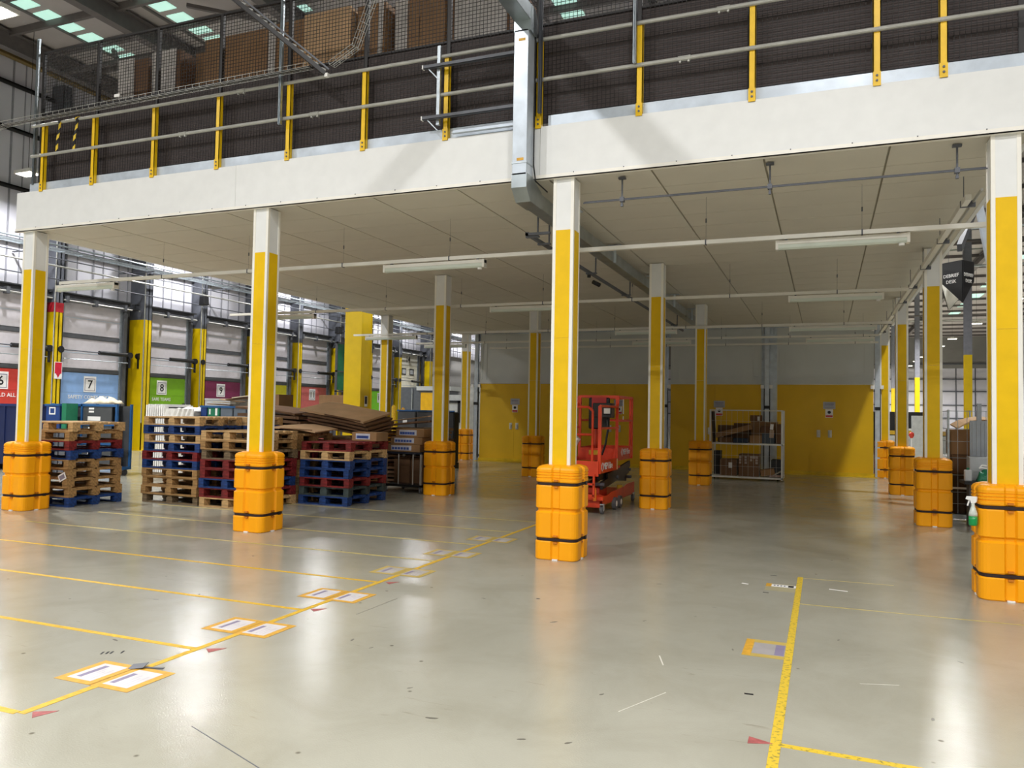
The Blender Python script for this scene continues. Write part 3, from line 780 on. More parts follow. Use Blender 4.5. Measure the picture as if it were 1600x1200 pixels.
sheet(2.80, 4.56, 1.35, 1.40, .84, -.05, .14, .16, 'flattened carton third below the large folded one on the pile', bend=.01, thick=.03, m=CARDD)
sheet(2.80, 4.56, 1.285, 1.36, .82, -.05, .14, .16, 'flattened carton fourth below the large folded one on the pile', bend=.01, thick=.03, m=CARDD)
sheet(1.15, 4.5, 1.60, 1.5, .9, -.04, .08, .05, 'flattened carton sloping to the right on the left pile', bend=.02, thick=.04, m=CARDD)
sheet(2.50, 3.32, 1.29, 1.15, .8, .10, .03, .07, 'pale cardboard sheet arched over the low pallets behind the second front column', bend=.05, thick=.02, m=CARDL)
sheet(3.05, 6.30, 1.43, 1.55, .8, .02, -.13, .06, 'thin pale carton sheet tilted up to the right above the steel trolley', bend=.0, thick=.02, m=CARDL)
sheet(3.0, 6.32, 1.335, 1.6, .8, .02, -.10, .03, 'dark carton sheet under the thin tilted sheet above the steel trolley', bend=.0, thick=.04, m=CARDD)
# boxes with a blue printed band
def band_box(x, y, z, w, d, hgt, label, rz=0):
    t = thing('carton', label, 'box', (x, y, z), rz, group='cartons with blue bands')
    obj('carton_body', MB().box((0, 0, 0), (w, d, hgt)), CARD, t, bevel=.006)
    b = obj('print_band', MB().box((.08, -.003, hgt*.2), (w*.74, 0, hgt*.85)), mat('band_white', '#c9c9d4', .5), t)
    q = MB()
    for k in range(6):
        x0 = .10+(w*.74-.14)*k/6; q.box((x0, -.006, hgt*.3), (x0+.05, -.003, hgt*.62))
    stuffed(obj('blue_mark', q, mat('band_blue', '#3c55a0', .5), b))
    obj('packing_tape', MB().box((0.0, d*.45, hgt), (w, d*.55, hgt+.002)), mat('tape_tan', '#b99462', .3), t)
band_box(3.58, 3.42, 1.061, .50, .40, .155, 'carton with blue marked band lying on the red pallet')
band_box(3.30, 5.12, .801, .72, .5, .145, 'lowest carton with blue band on the steel trolley')
band_box(3.36, 5.13, .948, .70, .5, .145, 'middle carton with blue band on the steel trolley', .02)
band_box(3.46, 5.15, 1.095, .64, .5, .16, 'top carton with blue band on the steel trolley', -.03)
# trolley
t = thing('trolley', 'steel trolley with pale legs and dark decks holding banded cartons', 'trolley', (3.28, 5.06, 0))
LEG = mat('trolley_leg', '#b9b5ad', .4, .3)
for x in (.02, .80):
    for y in (.02, .72):
        obj('leg', MB().box((x-.02, y-.02, .12), (x+.02, y+.02, .77)), LEG, t)
        cs = obj('caster', MB().cyl((x-.015, y, .05), (x+.015, y, .05), .05, 12), TYRE, t)
        obj('fork', MB().box((x-.03, y-.02, .05), (x-.02, y+.02, .12)).box((x+.02, y-.02, .05), (x+.03, y+.02, .12)).box((x-.03, y-.02, .112), (x+.03, y+.02, .125)), GALV, cs)
obj('lower_deck', MB().box((0, 0, .125), (.82, .74, .17)), BLACK, t)
obj('upper_deck', MB().box((-.01, -.01, .765), (.83, .75, .799)), mat('deck_navy', '#1b1e2c', .5), t)
for x in (.28, .42, .60): obj('divider', MB().cyl((x, .70, .17), (x, .70, .765), .014, 8), LEG, t)
for x in (.30, .62): obj('divider', MB().cyl((x, .02, .17), (x, .02, .765), .012, 8), LEG, t)
for k in range(6):
    single('carton', MB().box((0, 0, 0), (.36, .26, .17)).box((.0, .12, .17), (.36, .14, .1715)), CARDD, 'dark brown carton inside the steel trolley, %s column, %s layer' % (('left', 'right')[k % 2], ('lower', 'middle', 'upper')[k//2]), 'box', (3.32+.38*(k % 2), 5.35, .171+.172*(k//2)), group='cartons in the trolley')

# ---------------------------------------------------------------- totes and carts on the left
t = thing('tote_cart', 'tall cart of grey panelled containers with blue frame behind the left pallet stack', 'cart', (-5.70, 4.75, 0))
obj('base', MB().box((0, 0, .14), (2.12, .45, .20)), BLUEF, t)
for x in (.12, 2.0):
    for y in (.08, .37): obj('caster', MB().cyl((x-.02, y, .07), (x+.02, y, .07), .07, 12), TYRE, t)
for x in (0, .98, 2.07):
    for y in (0, .40): obj('post', MB().box((x, y, .2), (x+.05, y+.05, 1.64)), BLUEF, t)
for z in (.70, 1.14, 1.58): obj('rim', MB().box((.05, .0, z), (2.07, .04, z+.05)), BLUEF, t)
for i in range(2):
    for z in (.23, .74, 1.19):
        x0 = .06+.99*i; p = obj('side_panel', MB().box((x0, .012, z), (x0+.90, .03, z+.42)), CHARC, t)
        if i == 1: obj('label', MB().box((x0+.15, .009, z+.06), (x0+.55, .012, z+.16)).box((x0+.18, .009, z+.25), (x0+.34, .012, z+.29)).box((x0+.18, .009, z+.32), (x0+.34, .012, z+.36)), PAPER, p)
obj('back_panel', MB().box((.05, .41, .2), (2.07, .43, 1.6)), CHARC, t)
def bag(x, y, z, w, d, hgt, m, label, nm='bag', cat='bag', seed=0, group=None):
    r = random.Random(seed); nx, ny = 19, 13; vs = []
    for j in range(ny):
        for i in range(nx):
            u = i/(nx-1)*2-1; v = j/(ny-1)*2-1; e = max(abs(u), abs(v))
            zz = hgt*(1-e**4)*(.45+.3*abs(math.sin(u*5+seed)+math.cos(v*4+u*3))+.28*r.random()) if e < 1 else 0
            vs.append((u*w/2, v*d/2, max(zz, 0)))
    fs = [(j*nx+i, j*nx+i+1, (j+1)*nx+i+1, (j+1)*nx+i) for j in range(ny-1) for i in range(nx-1)]
    ring = [i for i in range(nx)]+[j*nx+nx-1 for j in range(1, ny)]+[(ny-1)*nx+i for i in range(nx-2, -1, -1)]+[j*nx for j in range(ny-2, 0, -1)]
    fs.append(tuple(reversed(ring)))
    return single(nm, MB().add(vs, fs), m, label, cat, (x, y, z), smooth=True, group=group)
bag(-4.28, 4.98, 1.645, .85, .42, .15, CLOTH, 'crumpled cream cloth bags heaped on the grey tote cart', 'cloth_bag', seed=3)
t = thing('tote', 'dark blue tote with a white symbol beside the leftmost column', 'tote', (-5.35, 4.35, 1.02))
obj('shell', MB().box((0, 0, 0), (.44, .32, .60)), mat('tote_blue', '#1d3f80', .45), t, bevel=.02)
obj('symbol', MB().box((.12, -.004, .36), (.32, 0, .39)).box((.12, -.004, .50), (.32, 0, .53)).box((.12, -.004, .39), (.15, 0, .5)).box((.29, -.004, .39), (.32, 0, .5)), PAPER, t)
obj('rim', MB().box((-.015, -.015, .56), (.455, .335, .60)), BLUEF, t)
tb = single('tote_stand', MB().box((0, 0, .98), (.5, .36, 1.015)).box((0, 0, 0), (.05, .05, .98)).box((.45, 0, 0), (.5, .05, .98)).box((0, .31, 0), (.05, .36, .98)).box((.45, .31, 0), (.5, .36, .98)), STEELG, 'grey stand under the dark blue tote beside the leftmost column', 'stand', (-5.40, 4.33, 0))
single('tote', MB().box((0, 0, 0), (.14, .3, .62)).box((.02, -.004, .2), (.12, 0, .3)), GREENP, 'green tote between the blue tote and grey panelled cart', 'tote', (-4.86+.0, 4.37, 1.0))
bpy.data.objects['tote.001'].location = (-4.84, 4.36, 1.02)
single('tote_stand', MB().box((0, 0, 0), (.18, .34, 1.015)), STEELG, 'narrow grey plinth under the green tote', 'stand', (-4.86, 4.34, 0))
t = thing('tote_cart', 'navy plastic bulk container left of the leftmost column', 'cart', (-8.4, 4.6, 0))
obj('shell', MB().box((0, 0, .15), (2.1, 1.1, 1.60)), NAVY, t, bevel=.03)
obj('rim', MB().box((-.02, -.02, 1.55), (2.12, 1.12, 1.61)), mat('rim_navy', '#202f63', .4), t)
for k in range(4): obj('rib', MB().box((.3+k*.5, -.02, .2), (.36+k*.5, 0, 1.55)), NAVY, t)
for x in (.1, 1.9): obj('runner', MB().box((x, .05, 0), (x+.12, 1.05, .15)), BLACK, t)
# white bales and totes behind the middle stacks
t = thing('board_stack', 'upright stack of white boards with dark gaps behind the tall pallet stack', 'boards', (-2.98, 5.0, 0))
obj('pallet', MB().box((0, 0, 0), (.62, .9, .13)), WOODD, t); obj('gap_shade_core', MB().box((.005, .12, .131), (.60, .80, 1.60)), BLACK, t)  # black block put between the boards as the shade in their gaps
for k in range(9): obj('board', MB().box((.01+k*.064, 0, .131), (.044+k*.064, .85, 1.64+.02*math.sin(k*2))), PAPER, t)
t = thing('wrapped_bale', 'bale of white parcels in shiny stretch wrap behind the tall pallet stack', 'bale', (-2.40, 5.0, 0))
obj('pallet', MB().box((0, 0, 0), (.86, .9, .13)), WOODD, t)
obj('load', MB().box((.02, .02, .131), (.84, .88, 1.50)), PAPER, t)
vs = []; nx, nz = 14, 9
for k in range(nz):
    for i in range(nx):
        vs.append((.0+.86*i/(nx-1), -.005-.03*abs(math.sin(i*1.7+k)), .15+1.42*k/(nz-1)))
fs = [(k*nx+i, k*nx+i+1, (k+1)*nx+i+1, (k+1)*nx+i) for k in range(nz-1) for i in range(nx-1)]
o = obj('stretch_wrap', MB().add(vs, fs), mat('wrap_white', '#e9e7e2', .15, var=.08, scale=14, bump=.5), t); sd = o.modifiers.new('solid', 'SOLIDIFY'); sd.thickness = .006
bag(-1.9, 5.45, 1.505, .84, .80, .10, PAPER, 'loose wrap bunched on top of the white bale', 'stretch_wrap', 'wrap', 5)
single('storage_box', MB().box((0, 0, 0), (.75, .6, .30)).box((-.01, -.01, .26), (.76, .61, .30)), mat('box_grey', '#b3b4b4', .5), 'light grey lidded box behind the white wrapped bale', 'box', (-2.3, 6.1, 1.52))
single('storage_rack', MB().box((0, 0, 1.48), (.86, .7, 1.515)).box((0, 0, 0), (.05, .05, 1.48)).box((.81, 0, 0), (.86, .05, 1.48)).box((0, .65, 0), (.05, .7, 1.48)).box((.81, .65, 0), (.86, .7, 1.48)), STEELG, 'grey stand holding the light grey lidded box', 'stand', (-2.35, 6.05, 0))
ck = thing('tote_cart', 'long low cart carrying coloured totes behind the tall pallet stack', 'cart', (-1.5, 5.1, 0))
obj('deck', MB().box((0, 0, 1.36), (1.62, .6, 1.40)), BLUEF, ck)
for x in (.0, .78, 1.57):
    for y in (0, .55): obj('post', MB().box((x, y, .1), (x+.05, y+.05, 1.36)), BLUEF, ck)
for x in (.05, 1.55):
    for y in (.03, .55): obj('caster', MB().cyl((x-.02, y, .05), (x+.02, y, .05), .05, 10), TYRE, ck)
for i, (x, m, lb) in enumerate(((0, mat('tote_blue', '#1d3f80', .45), 'blue tote at the left end of the long cart'), (.20, GREENP, 'green tote with white label on the long cart'), (.56, mat('tote_grey', '#65707c', .5), 'grey tote right of the green tote on the long cart'), (.92, mat('tote_grey', '#65707c', .5), 'second grey tote from the green one on the long cart'), (1.28, mat('tote_grey', '#65707c', .5), 'grey tote at the right end of the long cart'))):
    w = .18 if i == 0 else .34
    t = thing('tote', lb, 'tote', (-1.5+x, 5.12, 1.401), group='totes on the long cart')
    obj('shell', MB().box((0, 0, 0), (w, .5, .24)), m, t, bevel=.012)
    obj('rim', MB().box((-.008, -.012, .20), (w+.008, .512, .245)), BLUEF, t)
    if i == 1: obj('label', MB().box((.05, -.004, .05), (.09, 0, .17)).box((.22, -.004, .03), (.28, 0, .19)), PAPER, t)
for i in range(5):
    a = random.uniform(-.15, .15)
    single('scrap_board', MB().cb((0, 0, 0), (.5, .25, .02), rot=(.3*a, a, .4)), random.choice((CARD, CARDL, CLOTH)), ['torn cardboard strip lying on the grey totes, leftmost', 'torn cardboard flap second from left on the grey totes', 'folded cardboard scrap in the middle of the grey totes', 'curled cardboard scrap on the right grey tote', 'brown carton flap at the right end of the grey totes'][i], 'scrap', (-1.22+i*.17, 5.42, 1.675+.045*i), group='scraps on the totes')
single('carton', MB().box((0, 0, 0), (.52, .5, .26)).box((0, .2, .26), (.52, .26, .262)), CARD, 'brown carton tucked behind the second front column on the totes', 'box', (-.32, 5.65, 1.66))
single('tote_stand', MB().box((0, 0, 0), (.5, .46, 1.655)), STEELG, 'grey cabinet under the carton behind the totes', 'stand', (-.31, 5.72, 0))
# carton stack near the dock column
t = thing('boxed_pallet', 'pinkish brown carton stack on a pallet beside the tall yellow dock column', 'boxed pallet', (-4.6, 8.2, 0))
obj('pallet', MB().box((0, 0, .1), (1.1, 1.0, .14)).box((0, .0, 0), (1.1, .1, .02)).box((.0, 0, .02), (.12, .1, .1)).box((.5, 0, .02), (.62, .1, .1)).box((.98, 0, .02), (1.1, .1, .1)), WOODD, t)
for r in range(4):
    for c in range(2): obj('carton', MB().box((.01+.54*c, .01, .141+.28*r), (.54+.54*c, .97, .418+.28*r)), mat('carton_pink', '#c59b82', .8), t)
obj('strap', MB().box((.0, .0, .50), (1.1, .01, .515)), BLACK, t)
obj('handle_bar', MB().cyl((.80, -.04, .15), (.80, -.04, .82), .015, 8), BLACK, t)
# charcoal bins further back
t = thing('bulk_bin', 'row of charcoal plastic bulk bins behind the third row of columns', 'bin', (-.25, 11.55, 0))
for i in range(3):
    p = obj('bin_front', MB().box((.02+.62*i, 0, .16), (.62+.62*i, .34, 1.60)), CHARC if i < 2 else mat('bin_dark', '#26282a', .5), t, bevel=.03)
    if i == 0: obj('label', MB().box((.20, -.004, 1.25), (.34, 0, 1.38)), PAPER, p)
obj('rail', MB().box((0, -.01, 1.60), (1.86, .03, 1.64)), BLUEF, t)
obj('base', MB().box((0, .05, 0), (1.88, .32, .16)), BLACK, t)
# ---------------------------------------------------------------- scissor lift
SL = thing('scissor_lift', 'orange push around scissor lift parked by the middle front column', 'lift', (7.67, 5.0, 0))
def tubes(name, lines, r=.019, m=LIFTO, parent=SL):
    for pts in lines: obj(name, MB().tube(pts, r, 8), m, parent)
X0, X1 = -.36, .36
ch = obj('chassis', MB().box((X0, -1.05, .13), (X1, 1.05, .24)).box((X0+.03, -1.15, .10), (X1-.03, -1.0, .30)), LIFTO, SL, bevel=.01)
for s in (X0-.012, X1):
    b = obj('side_plate', MB().prism([(-1.10, .16), (1.12, .16), (1.12, .36), (.55, .36), (.35, .33), (-.6, .31), (-.85, .27), (-1.10, .27)], s, s+.012, 0), LIFTO, ch)
text('Power Lift', .06, PAPER, ch, (X1+.014, -.3, .25), (PI/2, 0, PI/2)) if False else None
obj('front_bumper', MB().box((X0-.03, -1.22, .22), (X1+.04, -1.02, .29)), LIFTO, SL, bevel=.012)
obj('battery_box', MB().box((X0+.05, -.95, .24), (X1-.10, -.45, .40)), mat('lift_red', '#b8321c', .45), SL, bevel=.01)
obj('cylinder_yellow', MB().cyl((.30, .28, .17), (.30, .28, .36), .05, 10), TAPE, SL)
def caster(x, y, lab=None):
    c = obj('caster', MB().cyl((x-.022, y, .065), (x+.022, y, .065), .065, 14), TYRE, SL)
    obj('fork', MB().box((x-.034, y-.03, .06), (x-.026, y+.03, .15)).box((x+.026, y-.03, .06), (x+.034, y+.03, .15)).box((x-.036, y-.04, .145), (x+.036, y+.04, .165)), GALV, c)
    obj('hub', MB().cyl((x-.026, y, .065), (x+.026, y, .065), .02, 8), PAPER, c)
for x in (X0+.02, X1+.0):
    caster(x, -1.10); caster(x, 1.05)
for x in (X0+.0, X1+.03):
    for y in (-.40, -.08):
        w = obj('wheel', MB().cyl((x-.03, y, .105), (x+.03, y, .105), .105, 18), TYRE, SL)
        obj('hub', MB().cyl((x-.034, y, .105), (x+.034, y, .105), .05, 12), LAMPW, w)
obj('orange_beacon', MB().cyl((.27, -1.235, .22), (.27, -1.235, .40), .028, 10).cyl((.27, -1.235, .40), (.27, -1.235, .43), .018, 8), mat('beacon', '#ff8a2a', .3), SL)
for s in (-.30, .30):
    obj('scissor_arm', MB().bar((s, -.95, .44), (s, .90, .60), .04, .13), BLACK, SL)
    obj('scissor_arm', MB().bar((s*.8, -.92, .60), (s*.8, .95, .44), .04, .13), BLACK, SL)
    obj('scissor_arm', MB().bar((s, -.6, .56), (s, 1.0, .70), .035, .11), BLACK, SL)
for y, z in ((-.95, .46), (.9, .6), (.0, .52), (.95, .46)): obj('pivot', MB().cyl((-.34, y, z), (.35, y, z), .03, 10), STEELG, SL)
obj('lift_ram', MB().cyl((0, -.6, .42), (0, .6, .56), .05, 12), mat('ram_grey', '#6a6c70', .35, .4), SL)
# platform
obj('platform_deck', MB().box((X0, -1.35, .68), (X1, .05, .72)), LIFTO, SL)
for sx in (X0-.008, X1):
    p = obj('toe_board', MB().box((sx, -1.30, .66), (sx+.008, -.12, .86)), LIFTO, SL)
    if sx > 0:
        text('MEP Hire', .15, PAPER, p, (sx+.010, -.80, .76), (PI/2, 0, PI/2), bold=.02)
        obj('emblem', MB().prism([(-1.24, .76), (-1.16, .83), (-1.13, .83), (-1.19, .76), (-1.13, .69), (-1.16, .69)], sx+.008, sx+.011, 0), PAPER, p)
        obj('cream_strip', MB().box((sx+.008, -.22, .67), (sx+.011, -.16, .85)), mat('cream_strip', '#ecd9a0', .5), p)
fb = obj('front_toe_board', MB().box((X0, -1.36, .62), (X1, -1.35, .86)), LIFTO, SL)
obj('warning_label', MB().box((.0, -1.364, .63), (.18, -1.36, .71)), TAPE, fb)
obj('extension_deck', MB().box((X0+.03, -.15, .80), (X1-.03, 1.05, .835)), LIFTO, SL)
for sx in (X0+.02, X1-.028):
    p = obj('toe_board', MB().box((sx, -.1, .83), (sx+.008, 1.0, 1.03)), LIFTO, SL)
    if sx > 0:
        text('MEP Hire', .14, PAPER, p, (sx+.010, .58, .94), (PI/2, 0, PI/2), bold=.02)
        obj('emblem', MB().prism([(.18, .94), (.26, 1.01), (.29, 1.01), (.23, .94), (.29, .87), (.26, .87)], sx+.008, sx+.011, 0), PAPER, p)
        obj('cream_strip', MB().box((sx+.008, .94, .85), (sx+.011, .98, 1.02)), mat('cream_strip', '#ecd9a0', .5), p)
obj('extension_toe', MB().box((X0+.03, 1.0, .835), (X1-.03, 1.008, 1.03)), LIFTO, SL)
obj('yellow_sticker', MB().box((-.15, -.162, .90), (.05, -.158, .98)), TAPE, SL)
obj('cross_beam', MB().box((X0+.03, -.158, .835), (X1-.03, -.15, 1.02)), LIFTO, SL)
zt = 1.92
for x in (X0+.03, X1-.02):
    for y in (-.12, .98): obj('guard_post', MB().bar((x, y, .80), (x, y, zt), .045), LIFTO, SL)
    obj('guard_rail', MB().bar((x, -.12, zt), (x, .98, zt), .04), LIFTO, SL)
    obj('guard_rail', MB().bar((x, -.12, 1.50), (x, .98, 1.50), .035), LIFTO, SL)
    obj('guard_post', MB().bar((x, .86, .84), (x, .86, zt), .035), LIFTO, SL)
for y, z in ((-.12, zt), (.98, zt), (.98, 1.5)): obj('guard_rail', MB().bar((X0+.03, y, z), (X1-.02, y, z), .04), LIFTO, SL)
obj('vertical_sign', MB().box((X1-.0, .20, 1.62), (X1+.004, .26, 1.88)).box((X1-.0, .20, 1.52), (X1+.004, .26, 1.58)), PAPER, SL)
for x in (X0, X1):
    obj('corner_post', MB().bar((x, -1.30, .66), (x, -1.30, 1.74), .05), LIFTO, SL)
    obj('guard_rail', MB().bar((x, -1.30, 1.38), (x, -.12, 1.38), .035), LIFTO, SL)
    obj('guard_rail', MB().tube([(x, -1.30, 1.74), (x, -.20, 1.74), (x, -.14, 1.80), (x, -.13, zt)], .02, 8), LIFTO, SL)
g = [(-.34, -1.34, 1.72), (.18, -1.34, 1.72), (.25, -1.34, 1.66), (.25, -1.34, .75)]
obj('gate', MB().tube(g, .02, 8).tube([(-.34, -1.34, 1.28), (.25, -1.34, 1.28)], .02, 8), LIFTO, SL)
cp = obj('control_box', MB().box((.02, -.55, 1.55), (.34, -.30, 1.80)).box((.20, -.56, 1.60), (.35, -.54, 1.72)), BLACK, SL, bevel=.015)
obj('display', MB().box((.22, -.566, 1.62), (.33, -.56, 1.71)), LAMPW, cp)
bk = obj('back_panel', MB().box((-.16, -.18, 1.35), (.22, -.14, 1.90)), BLACK, SL, bevel=.02)
obj('red_plate', MB().box((-.10, -.186, 1.62), (.16, -.18, 1.90)), mat('plate_red', '#c02a24', .45), bk)
obj('sticker', MB().box((.02, -.19, 1.66), (.10, -.186, 1.74)), PAPER, bk)
obj('belt_pouch', MB().box((-.30, -1.30, 1.70), (-.20, -1.2, 1.92)), BLACK, SL, bevel=.03)
obj('cable', MB().tube([(.25, -.45, 1.55), (.28, -.5, 1.35), (.24, -.5, 1.1), (.18, -.5, .92)], .018, 6), BLACK, SL)
obj('lanyard', MB().tube([(-.28, -1.27, 1.72), (-.27, -1.26, 1.45), (-.26, -1.26, 1.30)], .012, 6), BLACK, SL)
obj('document_tube', MB().cyl((-.2, -1.0, 1.05), (-.1, -1.0, 1.22), .06, 10), LAMPW, SL)
obj('ladder', MB().box((X0+.06, -1.40, .30), (X1-.06, -1.36, .33)).box((X0+.06, -1.40, .48), (X1-.06, -1.36, .51)).box((X0+.05, -1.40, .28), (X0+.08, -1.36, .66)).box((X1-.08, -1.40, .28), (X1-.05, -1.36, .66)), LIFTO, SL)

# ---------------------------------------------------------------- mesh cage of returned boxes
CW = mat('cage_white', '#e6e7e2', .4, .0)
cg = thing('roll_cage', 'two shelf white wire cage full of brown boxes before the yellow doors', 'cage', (8.60, 12.35, 0))
cw, cd, chh = 1.76, .95, 1.79
for x in (0, cw):
    for y in (0, cd): obj('post', MB().box((x-.02, y-.02, .03), (x+.02, y+.02, chh)), CW, cg)
for z, nm in ((.05, 'base_deck'), (.90, 'shelf')): obj(nm, MB().box((-.02, -.02, z), (cw+.02, cd+.02, z+.04)), CW, cg)
for x in (.1, cw-.1):
    for y in (.1, cd-.1): obj('caster', MB().cyl((x-.015, y, .025), (x+.015, y, .025), .025, 8), BLACK, cg)
for y in (0, cd): obj('top_rail', MB().box((0, y-.008, chh-.02), (cw, y+.008, chh)), CW, cg)
for x in (0, cw): obj('top_rail', MB().box((x-.008, 0, chh-.02), (x+.008, cd, chh)), CW, cg)
m = MB()
for k in range(1, 13): m.cyl((cw*k/13, -.01, .09), (cw*k/13, -.01, chh), .0024, 5)
for z in (.35, .62, 1.2, 1.5): m.cyl((0, -.01, z), (cw, -.01, z), .0020, 5)
stuffed(obj('wire_front', m, CW, cg))
for xx in (0, cw):
    m = MB()
    for k in range(1, 8): m.cyl((xx, cd*k/8, .09), (xx, cd*k/8, chh), .0032, 5)
    stuffed(obj('wire_side', m, CW, cg))
def box_in(x, y, z, w, d, hgt, rot, label, m=CARD, cat='box', nm='carton', group='boxes in the wire cage', flap=True, extra=None):
    t = thing(nm, label, cat, (x, y, z), 0, group); t.rotation_euler = rot
    obj('body', MB().box((-w/2, -d/2, 0), (w/2, d/2, hgt)), m, t, bevel=.004)
    if flap: obj('packing_tape', MB().box((-w/2-.001, -.025, hgt*.75), (w/2+.001, .025, hgt+.0015)), mat('tape_tan', '#b99462', .3), t)
    if extra: obj('label', MB().box((-w/2+extra[0], -d/2-.003, extra[1]), (-w/2+extra[0]+extra[2], -d/2, extra[1]+extra[3])), PAPER, t)
    return t
bx = 8.60; by = 12.8
box_in(bx+.44, by-.02, .091, .42, .6, .42, (0, 0, 0), 'plain brown box with a small white label, lower left in the wire cage', CARDD, extra=(.22, .2, .09, .14))
p = box_in(bx+.95, by-.05, .091, .50, .6, .30, (0, 0, 0), 'brown box under the printed box on the lower cage shelf', CARDD)
q = box_in(bx+.95, by-.05, .392, .50, .6, .26, (0, 0, 0), 'brown box with a patchwork black and white print in the wire cage', CARDD)
pm = MB()
rnd = random.Random(4)
for i in range(7):
    for j in range(3):
        if rnd.random() < .7: pm.box((-.235+.067*i, -.304, .02+.07*j), (-.235+.067*i+.05+.015*rnd.random(), -.3, .02+.07*j+.055))
obj('printed_patch', pm, mat('print_pale', '#b9aaa0', .6), q)['kind'] = 'stuff'
box_in(bx+1.41, by-.15, .132, .34, .34, .16, (0, -.18, .1), 'narrow brown box tilted up to the right on the lower cage shelf', CARD)
box_in(bx+1.62, by+.05, .11, .26, .5, .42, (0, .0, 0), 'dark crate standing at the lower right of the wire cage', mat('crate_dark', '#23262a', .5), flap=False)
box_in(bx+1.58, by-.25, .10, .30, .2, .05, (0, -.0, .1), 'flat pinkish parcel lying in the lower right of the wire cage', mat('parcel_pink', '#a58a80', .7))
box_in(bx+1.60, by-.26, .17, .30, .16, .02, (.1, -.5, 0), 'white padded envelope leaning in the lower right of the wire cage', mat('envelope', '#b9b4ac', .7), 'envelope', 'padded_envelope', flap=False)
box_in(bx+.12, by+.2, .091, .18, .3, .62, (0, 0, 0), 'dark grey bag box at the far lower left of the wire cage', mat('bag_dark', '#2c2b30', .7), flap=False)
up = [(.36, -.16, .30, .3, .13, 0, CARDD, 'low brown box at the left end of the upper cage shelf'), (.74, -.15, .36, .36, .12, 0, mat('tub_blue', '#20344e', .5), 'dark blue box low on the left of the upper cage shelf'),
      (1.10, -.12, .30, .4, .20, .1, CARD, 'brown parcel in the middle of the upper cage shelf'), (1.42, -.12, .30, .4, .26, 0, mat('tub_slate', '#3b4652', .5), 'slate blue bin on the right of the upper cage shelf'),
      (1.67, .0, .13, .5, .50, 0, CARDD, 'tall brown box at the right end of the upper cage shelf')]
for x, y, w, d, hh, a, m_, lb in up: box_in(bx+x, by+y, .942, w, d, hh, (0, 0, a), lb, m_)
box_in(bx+.58, by-.20, 1.175, .92, .24, .13, (0, -.27, 0), 'long narrow brown carton slanting up to the right in the wire cage', CARD)
box_in(bx+.32, by+.22, .945, .42, .36, .44, (0, 0, .1), 'square brown carton behind the long slanting carton', CARDD, extra=(.03, .02, .12, .18))
box_in(bx+.74, by+.26, .945, .40, .34, .50, (0, 0, -.06), 'brown carton behind the upper end of the long slanting carton', CARDD)
box_in(bx+1.12, by+.26, .945, .34, .36, .56, (0, 0, .05), 'brown carton in the back middle of the upper cage shelf', CARD)
box_in(bx+1.08, by+.24, 1.508, .30, .3, .15, (0, 0, .1), 'small brown carton on top of the heap in the wire cage', CARDD, extra=(.18, .01, .06, .11))
box_in(bx+1.46, by+.28, .945, .32, .30, .54, (0, 0, -.04), 'brown carton behind the slate blue bin in the cage', CARD)
box_in(bx+1.36, by-.08, 1.215, .30, .22, .17, (0, .12, .15), 'brown carton resting on the slate blue bin in the cage', CARDD)
box_in(bx+1.50, by-.33, 1.09, .11, .012, .20, (0, .05, 0), 'pale paper card stuck inside the right of the wire cage', mat('card_buff', '#b79c86', .7), 'card', 'paper_card', flap=False)
box_in(bx+1.50, by-.35, 1.30, .08, .012, .14, (0, .1, 0), 'white delivery note inside the right of the wire cage', PAPER, 'card', 'paper_card', flap=False)
box_in(bx+.07, by-.18, .945, .05, .30, .80, (.0, -.05, 0), 'tall dark board standing at the left end of the wire cage', mat('board_dark', '#3a2c22', .7), 'board', 'board', flap=False)

# ---------------------------------------------------------------- right hand cage trolley and cleaning things
rc = thing('roll_cage', 'silver mesh cage trolley of cardboard just outside the right columns', 'cage', (13.18, 5.72, 0))
for x in (0, .42, .95):
    for y in (0, .8): obj('post', MB().box((x-.014, y-.014, .06), (x+.014, y+.014, 1.78)), GALV, rc)
obj('base', MB().box((-.02, -.02, .06), (.97, .82, .13)), GALV, rc)
for x in (.05, .9):
    for y in (.05, .75): obj('caster', MB().cyl((x-.012, y, .03), (x+.012, y, .03), .03, 8), BLACK, rc)
m = MB()
for z in (.30, .48, .75, 1.02, 1.28, 1.48, 1.76): m.cyl((0, 0, z), (.95, 0, z), .005, 5); m.cyl((0, 0, z), (0, .8, z), .005, 5)
for k in range(8): m.cyl((.13*k, 0, .13), (.13*k, 0, 1.77), .004, 5)
for k in range(7): m.cyl((0, .13*k, .13), (0, .13*k, 1.77), .004, 5)
stuffed(obj('wire_side', m, GALV, rc))
obj('cross_bar', MB().box((0, -.02, .53), (.95, -.005, .56)), CW, rc)
box_in(13.55, 6.12, .135, .6, .6, .62, (0, 0, 0), 'dark brown carton low in the silver cage trolley', mat('carton_dark', '#4a3524', .8), group='cartons in the silver trolley')
box_in(13.50, 6.12, .76, .5, .55, .30, (0, 0, 0), 'brown carton in the middle of the silver cage trolley', CARDD, group='cartons in the silver trolley')
box_in(13.48, 6.12, 1.065, .5, .5, .40, (0, 0, .03), 'large brown carton high in the silver cage trolley', CARD, group='cartons in the silver trolley')
box_in(13.85, 6.25, .76, .18, .4, .50, (0, 0, 0), 'narrow black box at the back of the silver cage trolley', BLACK, group='cartons in the silver trolley', flap=False)
sheet(13.60, 6.12, 1.64, .62, .5, .05, -.16, .10, 'folded cardboard peaked on top of the silver cage trolley', bend=.08, thick=.02, m=CARDL)
